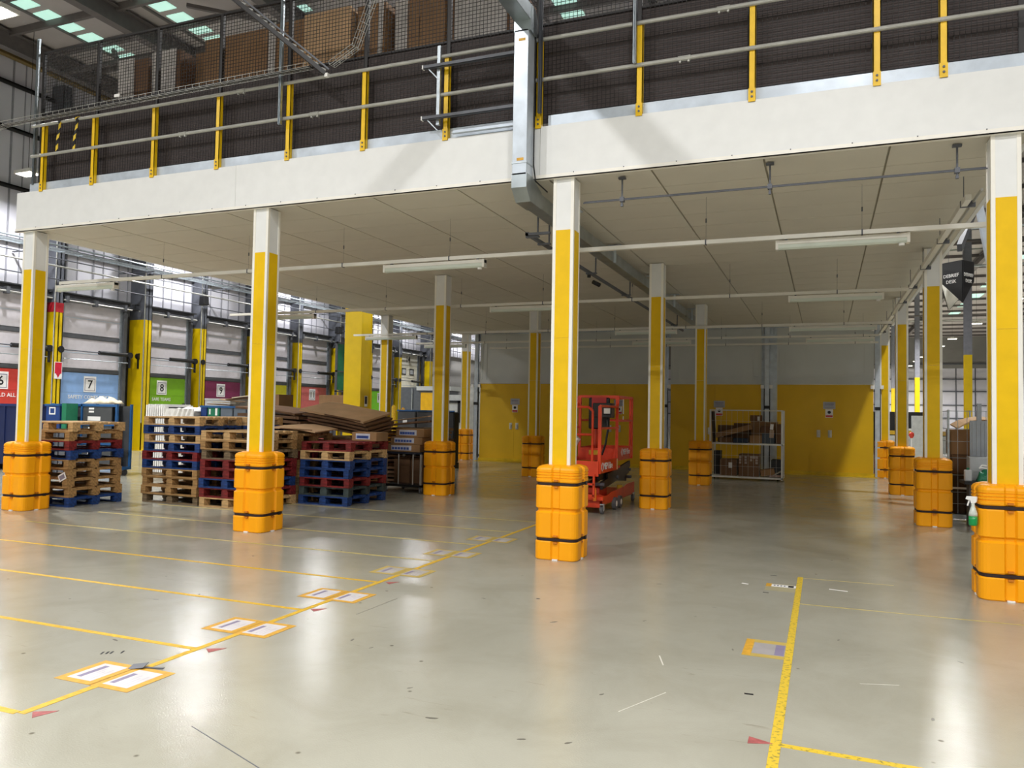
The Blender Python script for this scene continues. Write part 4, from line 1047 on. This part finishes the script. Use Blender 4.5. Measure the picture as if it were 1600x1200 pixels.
single('ribbed_panel', MB().box((0, 0, -.86), (.24, .03, .75)).box((.03, -.012, .02), (.05, 0, .73)).box((.09, -.012, .02), (.11, 0, .73)).box((.15, -.012, .02), (.17, 0, .73)).box((.2, -.012, .02), (.22, 0, .73)).box((.1, .0, .75), (.16, .03, 1.02)), mat('ribbed_grey', '#9aa1a8', .45), 'grey ribbed plastic panel leaning by the silver cage trolley', 'panel', (13.46, 5.60, .86))
wb = thing('cleaning_stand', 'pale grey cleaning stand between the silver trolley and right front column', 'stand', (13.40, 5.25, 0))
obj('cabinet', MB().box((0, 0, .70), (.42, .28, 1.06)), mat('cabinet_pale', '#b4b9bd', .45), wb, bevel=.01)
obj('leg', MB().box((.0, .0, 0), (.03, .28, .70)), STEELG, wb); obj('leg', MB().box((.39, .0, 0), (.42, .28, .70)), STEELG, wb)
obj('shelf', MB().box((-.10, -.24, .655), (.42, .28, .70)), BLACK, wb)
t = thing('bottle', 'pale plastic container standing on the cleaning stand shelf', 'bottle', (13.36, 5.12, .701))
obj('body', MB().box((-.05, -.04, 0), (.05, .04, .17)), mat('jug_white', '#c9ccd0', .4), t, bevel=.012); obj('cap', MB().cyl((0, 0, .17), (0, 0, .20), .02, 10), GREENP, t)
bag(13.62, 5.12, .701, .30, .2, .17, GREENP, 'crumpled green plastic bag on the cleaning stand shelf', seed=9)
t = thing('brush', 'white looped brush handle lying on the green plastic bag', 'brush', (13.60, 5.08, .88))
obj('handle', MB().tube([(-.10, 0, .02), (-.06, 0, .07), (.02, 0, .06), (.10, 0, .02), (.02, 0, .02), (-.06, 0, .03), (-.10, 0, .02)], .010, 6), PAPER, t); obj('bristles', MB().box((.08, -.02, -.02), (.14, .02, .02)), PAPER, t)
sp = thing('spray_bottle', 'white trigger spray bottle of green cleaner hooked on the right front guard strap', 'bottle', (12.612, -.20, .655), -.4)
obj('liquid', MB().lathe([(.030, 0), (.036, .01), (.037, .05), (.036, .085)], 14), mat('green_liquid', '#12964f', .25), sp, smooth=True)
obj('bottle', MB().lathe([(.0365, .0855), (.036, .11), (.024, .15), (.014, .18), (.014, .20)], 14), mat('bottle_clear', '#cfd8cf', .2), sp, smooth=True)
obj('trigger_head', MB().prism([(-.06, .235), (-.05, .262), (.035, .262), (.03, .215), (.014, .20), (-.014, .20), (-.02, .225)], -.014, .014, 1), PAPER, sp, bevel=.003)
obj('trigger', MB().bar((-.03, 0, .225), (-.045, 0, .175), .012, .008), PAPER, sp)
# sign
sg = thing('hanging_sign', 'black folded hanging sign reading DEBRIEF DESK beside the right columns', 'sign', (13.82, 9.3, 3.9))
Nn, Lf, Ff, Rr = (.03, -.32), (-.30, .02), (-.12, .36), (.27, .0)
def face(p, q, zp, zq, nm, txt=False):
    a = Vector((*p, 0)); b = Vector((*q, 0)); n = (b-a).normalized().cross(Vector((0, 0, 1))); n = n if n.dot((a+b)/2) > 0 else -n
    def quad(off): return [a+n*off+Vector((0, 0, zp)), b+n*off+Vector((0, 0, zq)), b+n*off+Vector((0, 0, .86)), a+n*off+Vector((0, 0, .86))]
    def slab(o0, o1): return MB().add(quad(o0)+quad(o1), MB.BF)
    f = obj(nm, slab(0, .012), SIGNB, sg); obj('white_lining', slab(-.012, -.001), mat('sign_lining', '#f0efe9', .5), f)
    if txt:
        c = (a+b)/2+n*.014; d = (b-a).normalized()
        if d.x < 0: d = -d
        R = Matrix((d, Vector((0, 0, 1)), d.cross(Vector((0, 0, 1))))).transposed().to_euler()
        text('DEBRIEF', .095, PAPER, f, c+Vector((0, 0, .58)), R, bold=.004); text('DESK', .095, PAPER, f, c+Vector((0, 0, .46)), R, bold=.004)
face(Nn, Lf, .02, .48, 'sign_face', True); face(Nn, Rr, .02, .48, 'sign_face', True)
face(Ff, Lf, -.04, .46, 'sign_face'); face(Ff, Rr, -.04, .46, 'sign_face')
for p in (Nn, Ff): obj('hanging_wire', MB().cyl((*p, .86), (*p, 8.75-.0), .004, 5), STEELG, sg)
# ---------------------------------------------------------------- dock wall
XD = -12.15
colours = {6: ('#cf4238', 'red'), 7: ('#8fb4e6', 'pale blue'), 8: ('#7db51c', 'lime green'), 9: ('#7e2a52', 'plum purple'), 10: ('#d9cf1c', 'yellow'), 11: ('#d8706c', 'salmon pink'), 12: ('#9cc4ec', 'light blue'), 13: ('#7fd61e', 'bright green'), 14: (None, 'cream')}
words = {6: 'SHOULD ALL', 7: 'SAFETY COMES NEXT', 8: 'SAFE TEAMS', 9: 'WE CARE ABOUT'}
CREAM = mat('door_cream', '#e9e5d2', .45)
SECT = mat('door_section', '#cfcace', .45, var=.03)
FRAME = mat('dock_frame', '#5a5c60', .45, .2)
yc0 = 7.98
for nbr in range(5, 16):
    yc = yc0+(nbr-6)*3.135
    col, cn = colours.get(nbr, ('#b0b0b0', 'grey'))
    vis = 6 <= nbr <= 14
    d = thing('door_%d' % (nbr), '%s dock door in the left wall' % cn, 'dock door', (XD, yc, 0), kind='structure')
    hw = 1.18
    if nbr == 14:
        for k, (z0, z1) in enumerate(((.1, 1.0), (1.0, 1.9), (1.9, 2.75), (2.75, 3.6), (3.6, 4.35), (4.35, 5.05))):
            p = obj('door_section', MB().box((0, -hw, z0+.012), (.05, hw, z1-.012)), CREAM, d)
            if k == 4:
                for yy in (-.48, .48):
                    w = obj('window_frame', MB().box((.05, yy-.26, 3.78), (.07, yy+.26, 4.18)), DARK, p)
                    obj('pane', MB().box((.07, yy-.19, 3.85), (.075, yy+.19, 4.11)), mat('pane_grey', '#b8bcc0', .2), p)
        pl = obj('number_plate', MB().box((.05, -hw+.05, 4.4), (.06, hw-.05, 5.02)), mat('plate_grey', '#b9b6aa', .5), d)
        text('14', .55, INK, pl, (.064, 0, 4.72), (PI/2, 0, PI/2), bold=.01)
    else:
        dm = mat('dock_'+cn.replace(' ', '_'), col, .45, var=.03)
        for z0, z1 in ((.10, 1.06), (1.065, 2.03), (2.035, 2.70)):
            obj('door_section', MB().box((0, -hw, z0), (.05, hw, z1)), dm, d)
        for z0, z1 in ((2.86, 3.86), (4.02, 5.04)):
            s = obj('upper_section', MB().box((-.02, -hw, z0), (.03, hw, z1)), SECT, d)
            obj('section_seam', MB().box((.03, -hw, (z0+z1)/2), (.036, hw, (z0+z1)/2+.03)), GALVD, s)
        for z in (2.715, 3.87): obj('section_rail', MB().box((.0, -hw, z), (.06, hw, z+.13)), FRAME, d)
        if vis:
            pl = obj('number_plate', MB().box((.05, -.26, 2.06), (.062, .22, 2.60)), PAPER, d)
            obj('plate_border', MB().box((.062, -.22, 2.50), (.064, .18, 2.53)).box((.062, -.22, 2.10), (.064, -.20, 2.53)).box((.062, .16, 2.10), (.064, .18, 2.53)).box((.062, -.22, 2.10), (.064, .18, 2.12)), INKG, pl)
            text(str(nbr), .40, INK, pl, (.066, -.02, 2.31), (PI/2, 0, PI/2), bold=.012)
            if nbr in words: text(words[nbr], .17, PAPER, d, (.054, -.02, 1.88), (PI/2, 0, PI/2), bold=.012)
            obj('door_lock', MB().box((.05, hw-.16, 1.62), (.09, hw-.04, 1.74)), BLACK, d)
    for s in (-1, 1):
        obj('jamb', MB().box((-.05, s*(hw+.02), 0), (.16, s*(hw+.16), 5.15)), FRAME, d)
        obj('guide_track', MB().box((.02, s*(hw-.05), 0), (.08, s*(hw+.02), 5.15)), GALV, d)
    obj('lintel', MB().box((-.1, -1.45, 5.12), (.25, 1.45, 5.16)).box((-.1, -1.45, 5.30), (.25, 1.45, 5.34)).box((.05, -1.45, 5.16), (.09, 1.45, 5.30)), FRAME, d)
    obj('torsion_shaft', MB().cyl((.30, -1.4, 5.06), (.30, 1.4, 5.06), .03, 8), RAILM, d)
    for s in (-1.2, -.1, 1.1): obj('shaft_bearing', MB().box((.18, s-.05, 4.98), (.36, s+.05, 5.2)), FRAME, d)
    if vis:
        t = thing('dock_barrier', 'black sleeved barrier bar across the %s dock door' % cn, 'barrier', (XD+.30, yc, 3.42))
        obj('rod', MB().cyl((0, -1.35, .0), (0, 1.3, 0), .02, 8), STEELG, t)
        obj('lower_rod', MB().cyl((0, -1.25, -.28), (0, 1.3, -.28), .016, 6), GALV, t)
        obj('sleeve', MB().cyl((0, .1, 0), (0, 1.25, 0), .07, 12), BLACK, t)
        for s in (-1.38, 1.36): obj('knuckle', MB().cyl((-.06, s, 0), (.06, s, 0), .11, 12).box((-.03, s-.03, -.45), (.03, s+.03, .0)), BLACK, t)
ycols = [(6.65, 0), (9.62, 1), (13.05, 2), (16.02, 1), (19.15, 1), (22.25, 1), (25.4, 2), (28.5, 1), (31.7, 1), (35.2, 2)]
YC = mat('dock_column_yellow', '#e6c206', .4, var=.05, scale=2)
for i, (y, k) in enumerate(ycols):
    x0 = -12.35; x1 = -11.82; w = .15 if k != 2 else .17
    if k == 2: x1 = -11.62
    lab = 'grey and yellow steel dock column just right of the %s dock door' % colours.get(i+5, (0, 'grey'))[1]
    if i == 1: lab = 'dock column with a red band and fire sign just right of the red dock door'
    t = thing('dock_column', lab, 'column', (0, y, 0), group='dock wall columns')
    def hsec(z0, z1): return MB().box((x0, -w, z0), (x1, -w+.03, z1)).box((x0, w-.03, z0), (x1, w, z1)).box((x1-.03, -w, z0), (x1, w, z1)).box((x0, -.02, z0), (x1, .02, z1))
    zt = 4.76
    obj('lower_shaft', hsec(0, zt), YC, t); obj('upper_shaft', hsec(zt, ZR-.55), STEELG, t)
    if k == 1 and i == 1:
        obj('red_band', MB().box((x0-.005, -w-.005, 4.62), (x1+.005, w+.005, 4.93)), mat('band_red', '#b8202e', .5), t)
        s = obj('fire_sign', MB().box((x1+.03, -.12, 2.45), (x1+.035, .16, 3.0)), PAPER, t, label='red and white fire point sign')
        obj('sign_red', MB().prism([(-.10, 2.62), (.14, 2.62), (.14, 2.98), (-.10, 2.98)], x1+.035, x1+.038, 0).prism([(-.06, 2.62), (.02, 2.48), (.10, 2.62)], x1+.035, x1+.038, 0), mat('fire_red', '#d3203a', .5), s)
    obj('base_plate', MB().box((x0, -w-.1, 0), (x1+.1, w+.1, .03)), YC, t)
    if k: obj('conduit', MB().cyl((x1+.02, -w-.03, 1.0), (x1+.02, -w-.03, 7.0), .018, 6), RAILM, t)
# long services along the dock wall
for i, (x, z, r) in enumerate(((-11.5, 6.05, .03), (-11.3, 6.25, .02), (-11.4, 6.7, .03), (-11.45, 5.62, .02))):
    single('pipe_run', MB().cyl((x, 3, z), (x, 44, z), r, 8), (RAILM, STEELG, GALV, STEELG)[i], ['lower grey pipe', 'thin dark pipe', 'upper silver pipe', 'thin low conduit'][i]+' running the length of the dock wall', 'pipe', kind='structure')
tr = thing('cable_tray', 'ladder cable tray running high along the dock wall', 'cable tray', (-11.0, 3, 6.42))
for x in (0, .32): obj('side_rail', MB().box((x-.012, 0, -.03), (x+.012, 40, .03)), GALV, tr)
m = MB()
for k in range(60): m.box((0, k*.66, -.012), (.32, k*.66+.03, .012))
stuffed(obj('rung', m, GALV, tr))
for k in range(10): obj('bracket', MB().box((-1.3, 1.3+k*4, -.06), (.34, 1.36+k*4, -.03)), STEELG, tr)
for i, y in enumerate((6.4, 15.0, 24)):
    t = thing('loudspeaker', ['black speaker hung from the dock cable tray near the left corner', 'black speaker hung on wires above the lime green dock door', 'black speaker hung far along the dock cable tray'][i], 'speaker', (-10.9, y, 5.55 if i != 1 else 5.75))
    obj('cabinet', MB().prism([(-.14, -.2), (.14, -.2), (.11, .14), (-.11, .14)], -.14, .14, 1), BLACK, t, bevel=.02)
    obj('hanging_wire', MB().cyl((-.1, 0, .14), (-.1, 0, .86 if i != 1 else .70), .006, 5), DARK, t); obj('hanging_wire', MB().cyl((.1, 0, .14), (.1, 0, .86 if i != 1 else .70), .006, 5), DARK, t)
# tall yellow building columns
def tall(x, y, lab, zy=4.75, s=.30, m2=mat('column_grey', '#85868f', .5), full=False):
    t = thing('building_column', lab, 'column', (x, y, 0), group='tall building columns')
    def sec(z0, z1): return MB().box((-s, -s, z0), (s, -s+.04, z1)).box((-s, s-.04, z0), (s, s, z1)).box((-.03, -s+.04, z0), (.03, s-.04, z1)).box((s-.05, -s+.04, z0), (s-.02, s-.04, z1))
    obj('lower_shaft', sec(0, zy), YC, t); obj('upper_shaft', sec(zy, ZR-1.5), m2, t)
    obj('base_plate', MB().box((-s-.15, -s-.15, 0), (s+.15, s+.15, .04)), YC, t)
    return t
t = tall(-2.05, 12.2, 'big yellow steel building column left of the deck, reaching up past the soffit', 5.6)
s = obj('notice', MB().box((.302, -.06, 1.72), (.306, .10, 2.05)), PAPER, t, label='small notice on the column')
obj('notice_print', MB().box((.306, -.04, 1.80), (.308, .08, 2.03)), INK, s)
for x in (-2.05, 17.65):
    for y in (34, 56, 78):
        if x < 0 and y > 40: continue
        tall(x, y, 'grey and yellow building column far down the %s' % ('right aisle, %s' % {34: 'nearest of three', 56: 'middle of three', 78: 'furthest of three'}[y] if x > 0 else 'left aisle behind the partition'), 4.75, .16)
tall(15.62, 20, 'dark steel building column behind the hanging sign', 3.0, .13, DARK) if False else None
# green strip curtain frames, kiosk and cabinets in the left distance
t = thing('strip_screen', 'green translucent screens in a grey frame before the salmon pink dock door', 'screen', (-11.2, 24.3, 0))
GS = mat('screen_green', '#0e7a4c', .35, var=.10)
for a, b in ((0, .62), (1.25, 1.9)):
    for z0, z1 in ((2.6, 3.5), (3.55, 4.9)): obj('screen_panel', MB().box((0, a, z0), (.04, b, z1)), GS, t)
for y in (-.05, .64, 1.19, 1.92): obj('frame_post', MB().box((-.03, y, 0), (.08, y+.06, 5.0)), FRAME, t)
for z in (2.5, 3.5, 4.92): obj('frame_rail', MB().box((-.03, -.05, z), (.08, 1.98, z+.06)), FRAME, t)
obj('rear_panel', MB().box((-.10, .68, 0), (-.06, 1.2, 4.9)), STEELG, t)
single('carton', MB().box((0, 0, 0), (1.3, .8, .62)).box((0, .36, .62), (1.3, .42, .622)), CARD, 'long brown carton held high in front of the salmon pink dock door', 'box', (-5.9, 15.6, 1.52))
single('steel_bench', MB().box((-.1, -.1, 1.46), (1.5, .95, 1.515)).box((-.1, -.1, 0), (0, 0, 1.46)).box((1.4, -.1, 0), (1.5, 0, 1.46)).box((-.1, .85, 0), (0, .95, 1.46)).box((1.4, .85, 0), (1.5, .95, 1.46)), STEELG, 'grey bench under the long carton in front of the salmon pink dock door', 'bench', (-5.9, 15.6, 0))
k = thing('kiosk', 'grey kiosk with a yellow front panel near the cream dock door', 'kiosk', (-7.6, 24.5, 0))
obj('body', MB().box((0, 0, 0), (2.5, 1.2, 2.75)), mat('kiosk_grey', '#60656b', .5), k)
obj('roof', MB().box((.9, -.1, 2.60), (2.7, 1.3, 2.80)), PANELG, k)
obj('yellow_panel', MB().box((1.10, -.03, .9), (2.25, 0, 2.5)), mat('kiosk_yellow', '#ffc21a', .4), k)
obj('screen_pole', MB().box((.6, -.05, 0), (.66, 0, 2.7)), GALV, k)
k = thing('label_printer', 'pale cabinet with a black monitor arm right of the yellow kiosk', 'cabinet', (-4.2, 22.2, 0))
obj('cabinet', MB().box((0, 0, 0), (1.7, 1.0, 2.35)), mat('cabinet_white', '#d3d6d4', .45), k)
obj('monitor_arm', MB().box((.30, -.10, 2.0), (.95, -.05, 2.10)).box((.80, -.10, 1.2), (.92, -.05, 2.1)).box((.5, -.2, 1.15), (1.2, 0, 1.22)), BLACK, k)
k = thing('locker', 'tall white vented locker behind the left end of the yellow wall', 'locker', (-1.28, 18.2, 0))
obj('body', MB().box((0, 0, .05), (1.25, .8, 2.60)), mat('cabinet_white', '#d3d6d4', .45), k, bevel=.02)
obj('base', MB().box((.02, .02, 0), (1.23, .78, .05)), DARK, k)
for z in range(7): obj('vent', MB().box((.85, -.006, .7+z*.26), (1.1, 0, .75+z*.26)), STEELG, k)
obj('latch', MB().cyl((.62, -.03, 2.35), (.62, 0, 2.35), .05, 10), BLACK, k)
for i, (x, m_) in enumerate(((-5.9, 'w'), (-5.45, 'y'), (-5.0, 'o'))):
    single('barrier_post', MB().cyl((0, 0, 0), (0, 0, 1.9-.1*i), .09, 10).cyl((0, 0, 1.9-.1*i), (0, 0, 1.95-.1*i), .05, 10), (CLOTH, TAPE, TAPEO)[i], ['cream barrier post in front of the yellow kiosk', 'yellow barrier post in front of the yellow kiosk', 'orange barrier post in front of the yellow kiosk'][i], 'post', (x, 20.2, 0), group='posts before the kiosk')
# right distance
k = thing('conveyor', 'long white conveyor bed with a yellow edge rail far down the right aisle', 'conveyor', (13.6, 30, 0))
obj('bed', MB().box((0, 0, .15), (3.2, 1.2, .92)), mat('cabinet_white', '#d3d6d4', .45), k)
obj('edge_rail', MB().box((0, -.04, .96), (3.2, 0, 1.12)), TAPE, k); obj('edge_rail', MB().box((0, 1.2, .96), (3.2, 1.24, 1.12)), TAPE, k)
obj('belt', MB().box((0, 0, .921), (3.2, 1.2, .96)), BLACK, k)
for x in (.1, 1.5, 3.0): obj('leg', MB().box((x, .1, 0), (x+.1, 1.1, .15)), STEELG, k)
single('cabinet', MB().box((0, 0, 0), (.52, .5, 1.80)).box((.03, -.01, .1), (.49, 0, 1.7)), mat('cabinet_white', '#d3d6d4', .45), 'pale grey control cabinet standing before the distant white conveyor', 'cabinet', (14.86, 29.3, 0))
t = thing('beacon_post', 'red topped post standing before the distant conveyor', 'post', (14.75, 28.5, 0))
obj('pole', MB().cyl((0, 0, 0), (0, 0, .85), .03, 8), PAPER, t); obj('red_head', MB().lathe([(.05, .85), (.10, .95), (.10, 1.05), (.04, 1.1)], 10), mat('beacon_red', '#d8402a', .4), t)
single('traffic_cone', MB().lathe([(.16, 0), (.16, .03), (.12, .03), (.03, .5), (.02, .5)], 12), mat('beacon_red', '#d8402a', .4), 'red cone just behind the third row right column guard', 'cone', (13.75, 14.5, 0))
t = thing('machine', 'black machinery frame beyond the distant white conveyor', 'machine', (13.4, 34, 0))
obj('frame', MB().box((0, 0, 0), (2.6, 1.2, 2.0)), BLACK, t)
obj('screen', MB().box((.35, -.02, 1.3), (.9, 0, 1.5)), mat('screen_blue', '#5fa8d8', .3, emit=.5), t)
obj('light_strip', MB().box((1.4, -.02, 1.1), (2.2, 0, 1.2)).box((1.5, -.02, .8), (1.8, 0, .86)), LAMPW, t)
single('cable_tray', MB().box((13.3, 12, 6.15), (13.7, 80, 6.20)).box((13.3, 12, 6.15), (13.32, 80, 6.28)).box((13.68, 12, 6.15), (13.7, 80, 6.28)), GALV, 'silver cable tray running down the right aisle beyond the hanging sign', 'cable tray', kind='structure')
single('roof_brace', MB().bar((13.3, 5.4, 4.3), (14.3, 9.0, 6.4), .07, .12), STEELG, 'dark diagonal brace beside the right edge of the deck', 'brace', kind='structure')
single('roof_brace', MB().bar((13.66, 6.0, 5.1), (13.83, 6.0, 4.05), .10, .12), GALVD, 'pale steel stub hanging beside the right edge of the deck', 'brace', kind='structure')
for i, (y, z) in enumerate(((22, 8.2), (28, 9.0), (34, 9.8), (42, 10.4), (50, 8.6), (62, 9.6))):
    single('cross_pipe', MB().cyl((13, y, z), (31, y, z), .06 if i % 2 else .04, 8), (GALV, BEAM, RAILM)[i % 3], ['silver', 'dark', 'grey'][i % 3]+' pipe crossing high over the right aisle, %s from the deck' % ['first', 'second', 'third', 'fourth', 'fifth', 'sixth'][i], 'pipe', kind='structure')
# ---------------------------------------------------------------- floor markings
def flat(name, polys, m, label, cat, z=.0006, h_=.0012, group=None):
    b = MB()
    for p in polys: b.prism(p, z, z+h_)
    return single(name, b, m, label, cat, group=group)
def line(name, x0, y0, x1, y1, w, m, label, z=.0006, group='yellow floor tapes'):
    d = Vector((x1-x0, y1-y0, 0)).normalized(); n = Vector((-d.y, d.x, 0))*w/2
    return flat(name, [[(x0-n.x, y0-n.y), (x1-n.x, y1-n.y), (x1+n.x, y1+n.y), (x0+n.x, y0+n.y)]], m, label, 'floor tape', z, group=group)
def tape_worn():
    m = bpy.data.materials.new('tape_worn'); m.use_nodes = True; nt = m.node_tree; N = nt.nodes; L = nt.links
    tc = N.new('ShaderNodeTexCoord'); n = N.new('ShaderNodeTexNoise'); n.inputs['Scale'].default_value = 40; n.inputs['Detail'].default_value = 6
    r = N.new('ShaderNodeValToRGB'); r.color_ramp.elements[0].position = .36; r.color_ramp.elements[1].position = .46
    r.color_ramp.elements[0].color = lin('#9a8a44'); r.color_ramp.elements[1].color = lin('#e0bf3a')
    L.new(tc.outputs['Object'], n.inputs[0]); L.new(n.outputs[0], r.inputs[0]); L.new(r.outputs[0], N['Principled BSDF'].inputs['Base Color'])
    N['Principled BSDF'].inputs['Roughness'].default_value = .5; return m
TW = tape_worn()
PALE = mat('tape_faded', '#c9b873', .5, var=.12, scale=20)
line('floor_tape', 7.50, -5.52, 7.50, 3.0, .05, TAPE, 'long yellow floor tape linking the row of bordered floor labels')
for i, y in enumerate((-5.52, -4.30, -3.16, -2.02, -.86, .28, 1.42, 2.5)):
    line('floor_tape', 1.2 if i > 2 else 3.2, y-(.02 if i == 1 else 0), 7.47, y, .045, TAPE if i < 4 else PALE, 'yellow cross tape on the left floor, %s from the viewer' % ['nearest', 'second', 'third', 'fourth', 'fifth', 'sixth', 'seventh', 'eighth'][i], .0004)
yc = [-4.90, -3.74, -2.63, -1.50, -.38, .75]
nmx = ['nearest', 'second', 'third', 'fourth', 'fifth', 'sixth']
for i, y in enumerate(yc):
    for s, side in ((-1, 'left'), (1, 'right')):
        worn = (i == 5) or (i == 4 and s < 0)
        t = thing('floor_label', 'yellow bordered white floor label, %s in line, on the %s of the long tape' % (nmx[i], side), 'floor label', (7.455+s*.142, y, 0), group='bordered floor labels')
        b = MB().box((-.145, -.178, .0012), (.145, .178, .0022))
        obj('border', b, TAPEO if i < 3 else mat('tape_dusty', '#c4ab5c', .55), t)
        obj('sheet', MB().box((-.095, -.132, .0022), (.095, .132, .0030)), mat('label_sheet', '#d9d5d6', .45) if i < 3 else mat('label_dusty', '#b9b4ac', .5), t)
        obj('print_bar', MB().box((-.055 if s < 0 else -.075, -.10, .0030), (-.02 if s < 0 else -.04, .10 if s < 0 else .07, .0034)), mat('label_bar', '#8c83a0', .5), t)
        q = MB()
        for k in range(3): q.box((.0+.028*k, -.10, .0030), (.008+.028*k, .06-.04*(k % 2), .0034))
        stuffed(obj('print_line', q, mat('label_line', '#ccc6d0', .5), t))
line('floor_tape', 11.135, .04, 11.14, -6.5, .052, TW, 'broad worn yellow floor tape on the right running towards the viewer', .0006)
flat('floor_tape', [[(11.135+.026*math.cos(a), .04+.03*math.sin(a)) for a in [PI*k/8 for k in range(9)]]], TW, 'rounded end of the broad worn tape on the right', 'floor tape')
line('floor_tape', 11.16, -4.29, 13.2, -4.33, .045, TW, 'yellow cross tape at the bottom right of the floor', .0004)
line('floor_tape', 11.16, -1.15, 12.95, -1.10, .022, PALE, 'thin yellow line on the right floor before the orange guard', .0004)
line('floor_tape', 11.16, .02, 11.98, .06, .016, PALE, 'faint thin yellow line at the top of the right tape', .0004)
t = thing('floor_label', 'scuffed white floor label with a black square beside the right tape', 'floor label', (10.98, -.55, 0))
obj('border', MB().box((-.14, -.16, .0006), (.14, .16, .0014)), mat('label_ghost', '#b0a888', .5), t)
obj('yellow_end', MB().box((-.14, .02, .0014), (-.09, .16, .0022)), TAPEO, t)
obj('sheet', MB().box((-.09, .03, .0014), (.13, .13, .0022)), PAPER, t); obj('print_square', MB().box((.06, .04, .0022), (.11, .12, .0028)), INK, t)
q = MB()
for kx in range(4): q.box((-.07+.03*kx, .06, .0022), (-.055+.03*kx, .11, .0028))
stuffed(obj('print_mark', q, INKG, t))
t = thing('floor_label', 'faded grey floor label with an orange border left of the right tape', 'floor label', (10.985, -2.65, 0))
obj('border', MB().box((-.145, -.21, .0006), (.15, .21, .0014)), mat('tape_dusty', '#c4ab5c', .55), t)
obj('yellow_end', MB().box((-.145, -.20, .0014), (-.09, .20, .0020)), TAPEO, t)
obj('sheet', MB().box((-.085, -.14, .0014), (.125, .13, .0022)), mat('label_grey', '#a9a4a4', .5), t); obj('print_bar', MB().box((.06, -.13, .0022), (.12, .12, .0028)), mat('label_bar', '#8c83a0', .5), t)
RT = mat('red_decal', '#b0605e', .55, var=.15, scale=30)
for i, (x, y, a) in enumerate(((7.60, -5.47, .9), (7.62, -4.26, .9), (7.60, -3.10, .9), (7.62, -1.98, .9), (11.06, -4.29, 0))):
    t = flat('floor_decal', [[(-.05, -.045), (.07, 0), (-.05, .045)]], RT, 'worn red triangular floor decal, %s' % ['by the nearest corner of the long tape', 'beside the second cross tape', 'beside the third cross tape', 'beside the fourth cross tape', 'left of the broad right tape'][i], 'decal', .0008, group='red floor decals')
    t.location = (x, y, 0); t.rotation_euler = (0, 0, a)
for i, (u, v, w, l, a) in enumerate(((10.955, -3.62, .05, .02, .1), (10.88, .02, .06, .015, 0), (10.86, -.82, .05, .016, 0), (9.06, -1.97, .03, .02, .4))):
    o = flat('floor_debris', [[(-w/2, -l/2), (w/2, -l/2), (w/2, l/2), (-w/2, l/2)]], INK if i < 3 else STEELG, ['dark strip of tape on the floor left of the right tape', 'dark scrap on the floor beyond the right tape end', 'dark scrap below the scuffed white floor label', 'small grey chip on the open floor'][i], 'scrap', .0004)
    o.location = (u, v, 0); o.rotation_euler = (0, 0, a)
o = single('torn_tape', MB().cb((0, 0, .012), (.10, .07, .003), rot=(.15, -.15, .3)).cb((.10, .03, .006), (.12, .02, .003), rot=(0, 0, .3)), STEELG, 'grey torn strip of tape curling up at the corner of the nearest floor labels', 'scrap', (7.46, -4.74, 0))
q = MB()
for k, x in enumerate((0, .035, .065, .14)): q.cb((x*.7, x*.5, .0006), (.012, .05, .0012), rot=(0, 0, .5))
o = single('floor_mark', q, INK, 'four short black pen marks on the floor above the nearest labels', 'mark', (7.02, -4.62, 0)); o['kind'] = 'stuff'

# scratches, a saw cut and specks on the floor
for i, (x0, y0, x1, y1, w, m_, lb, ct) in enumerate((
    (8.415, -5.286, 9.40, -5.66, .0045, STEELG, 'thin dark saw cut line at the bottom left of the floor', 'floor joint'),
    (10.33, -4.20, 10.509, -3.80, .006, mat('scratch_pale', '#d9d6ca', .5), 'long pale scratch on the open floor below the faded label', 'scratch'),
    (10.338, -3.12, 10.40, -3.31, .009, mat('scratch_pale', '#d9d6ca', .5), 'short curved pale scratch left of the faded grey label', 'scratch'),
    (11.40, -.40, 11.56, -.43, .022, PAPER, 'white scuff just right of the scuffed floor label', 'scratch'),
    (7.95, -3.09, 7.97, -2.50, .008, mat('scratch_grey', '#8f8c80', .5), 'grey tyre scratch beside the third floor labels', 'scratch'),
    (10.62, -.50, 10.68, -.52, .025, PAPER, 'small white scuff left of the scuffed floor label', 'scratch'),
    (11.56, -3.15, 11.78, -3.08, .005, mat('scratch_pale', '#d9d6ca', .5), 'faint pale scratch right of the broad tape', 'scratch'))):
    line('floor_scratch', x0, y0, x1, y1, w, m_, lb, .0003, None)['category'] = ct
q = MB(); n_ = 7
for x, y in ((10.177, -3.983), (10.204, -4.694), (10.057, -2.285), (10.775, -2.766), (8.634, -2.167), (9.426, -2.63), (9.981, -4.746), (9.133, -4.351), (11.454, -2.191), (8.304, -3.688), (8.519, -3.783), (9.457, -4.693), (6.856, -4.376), (6.834, -.829), (9.9, -.9), (10.5, -1.6), (11.9, -3.6), (12.2, -2.4), (6.2, -3.4), (5.6, -1.5)):
    r_ = .008+.008*random.random(); a_ = random.uniform(0, 3)
    P_ = [(r_*(1.6+random.random())*math.cos(2*PI*k/n_), r_*(.5+.4*random.random())*math.sin(2*PI*k/n_)) for k in range(n_)]
    q.prism([(x+u*math.cos(a_)-v*math.sin(a_), y+u*math.sin(a_)+v*math.cos(a_)) for u, v in P_], .0003, .0009)
single('floor_dirt', q, mat('speck_dark', '#6a665c', .6), 'small dark specks of dirt scattered over the open floor', 'dirt', kind='stuff')
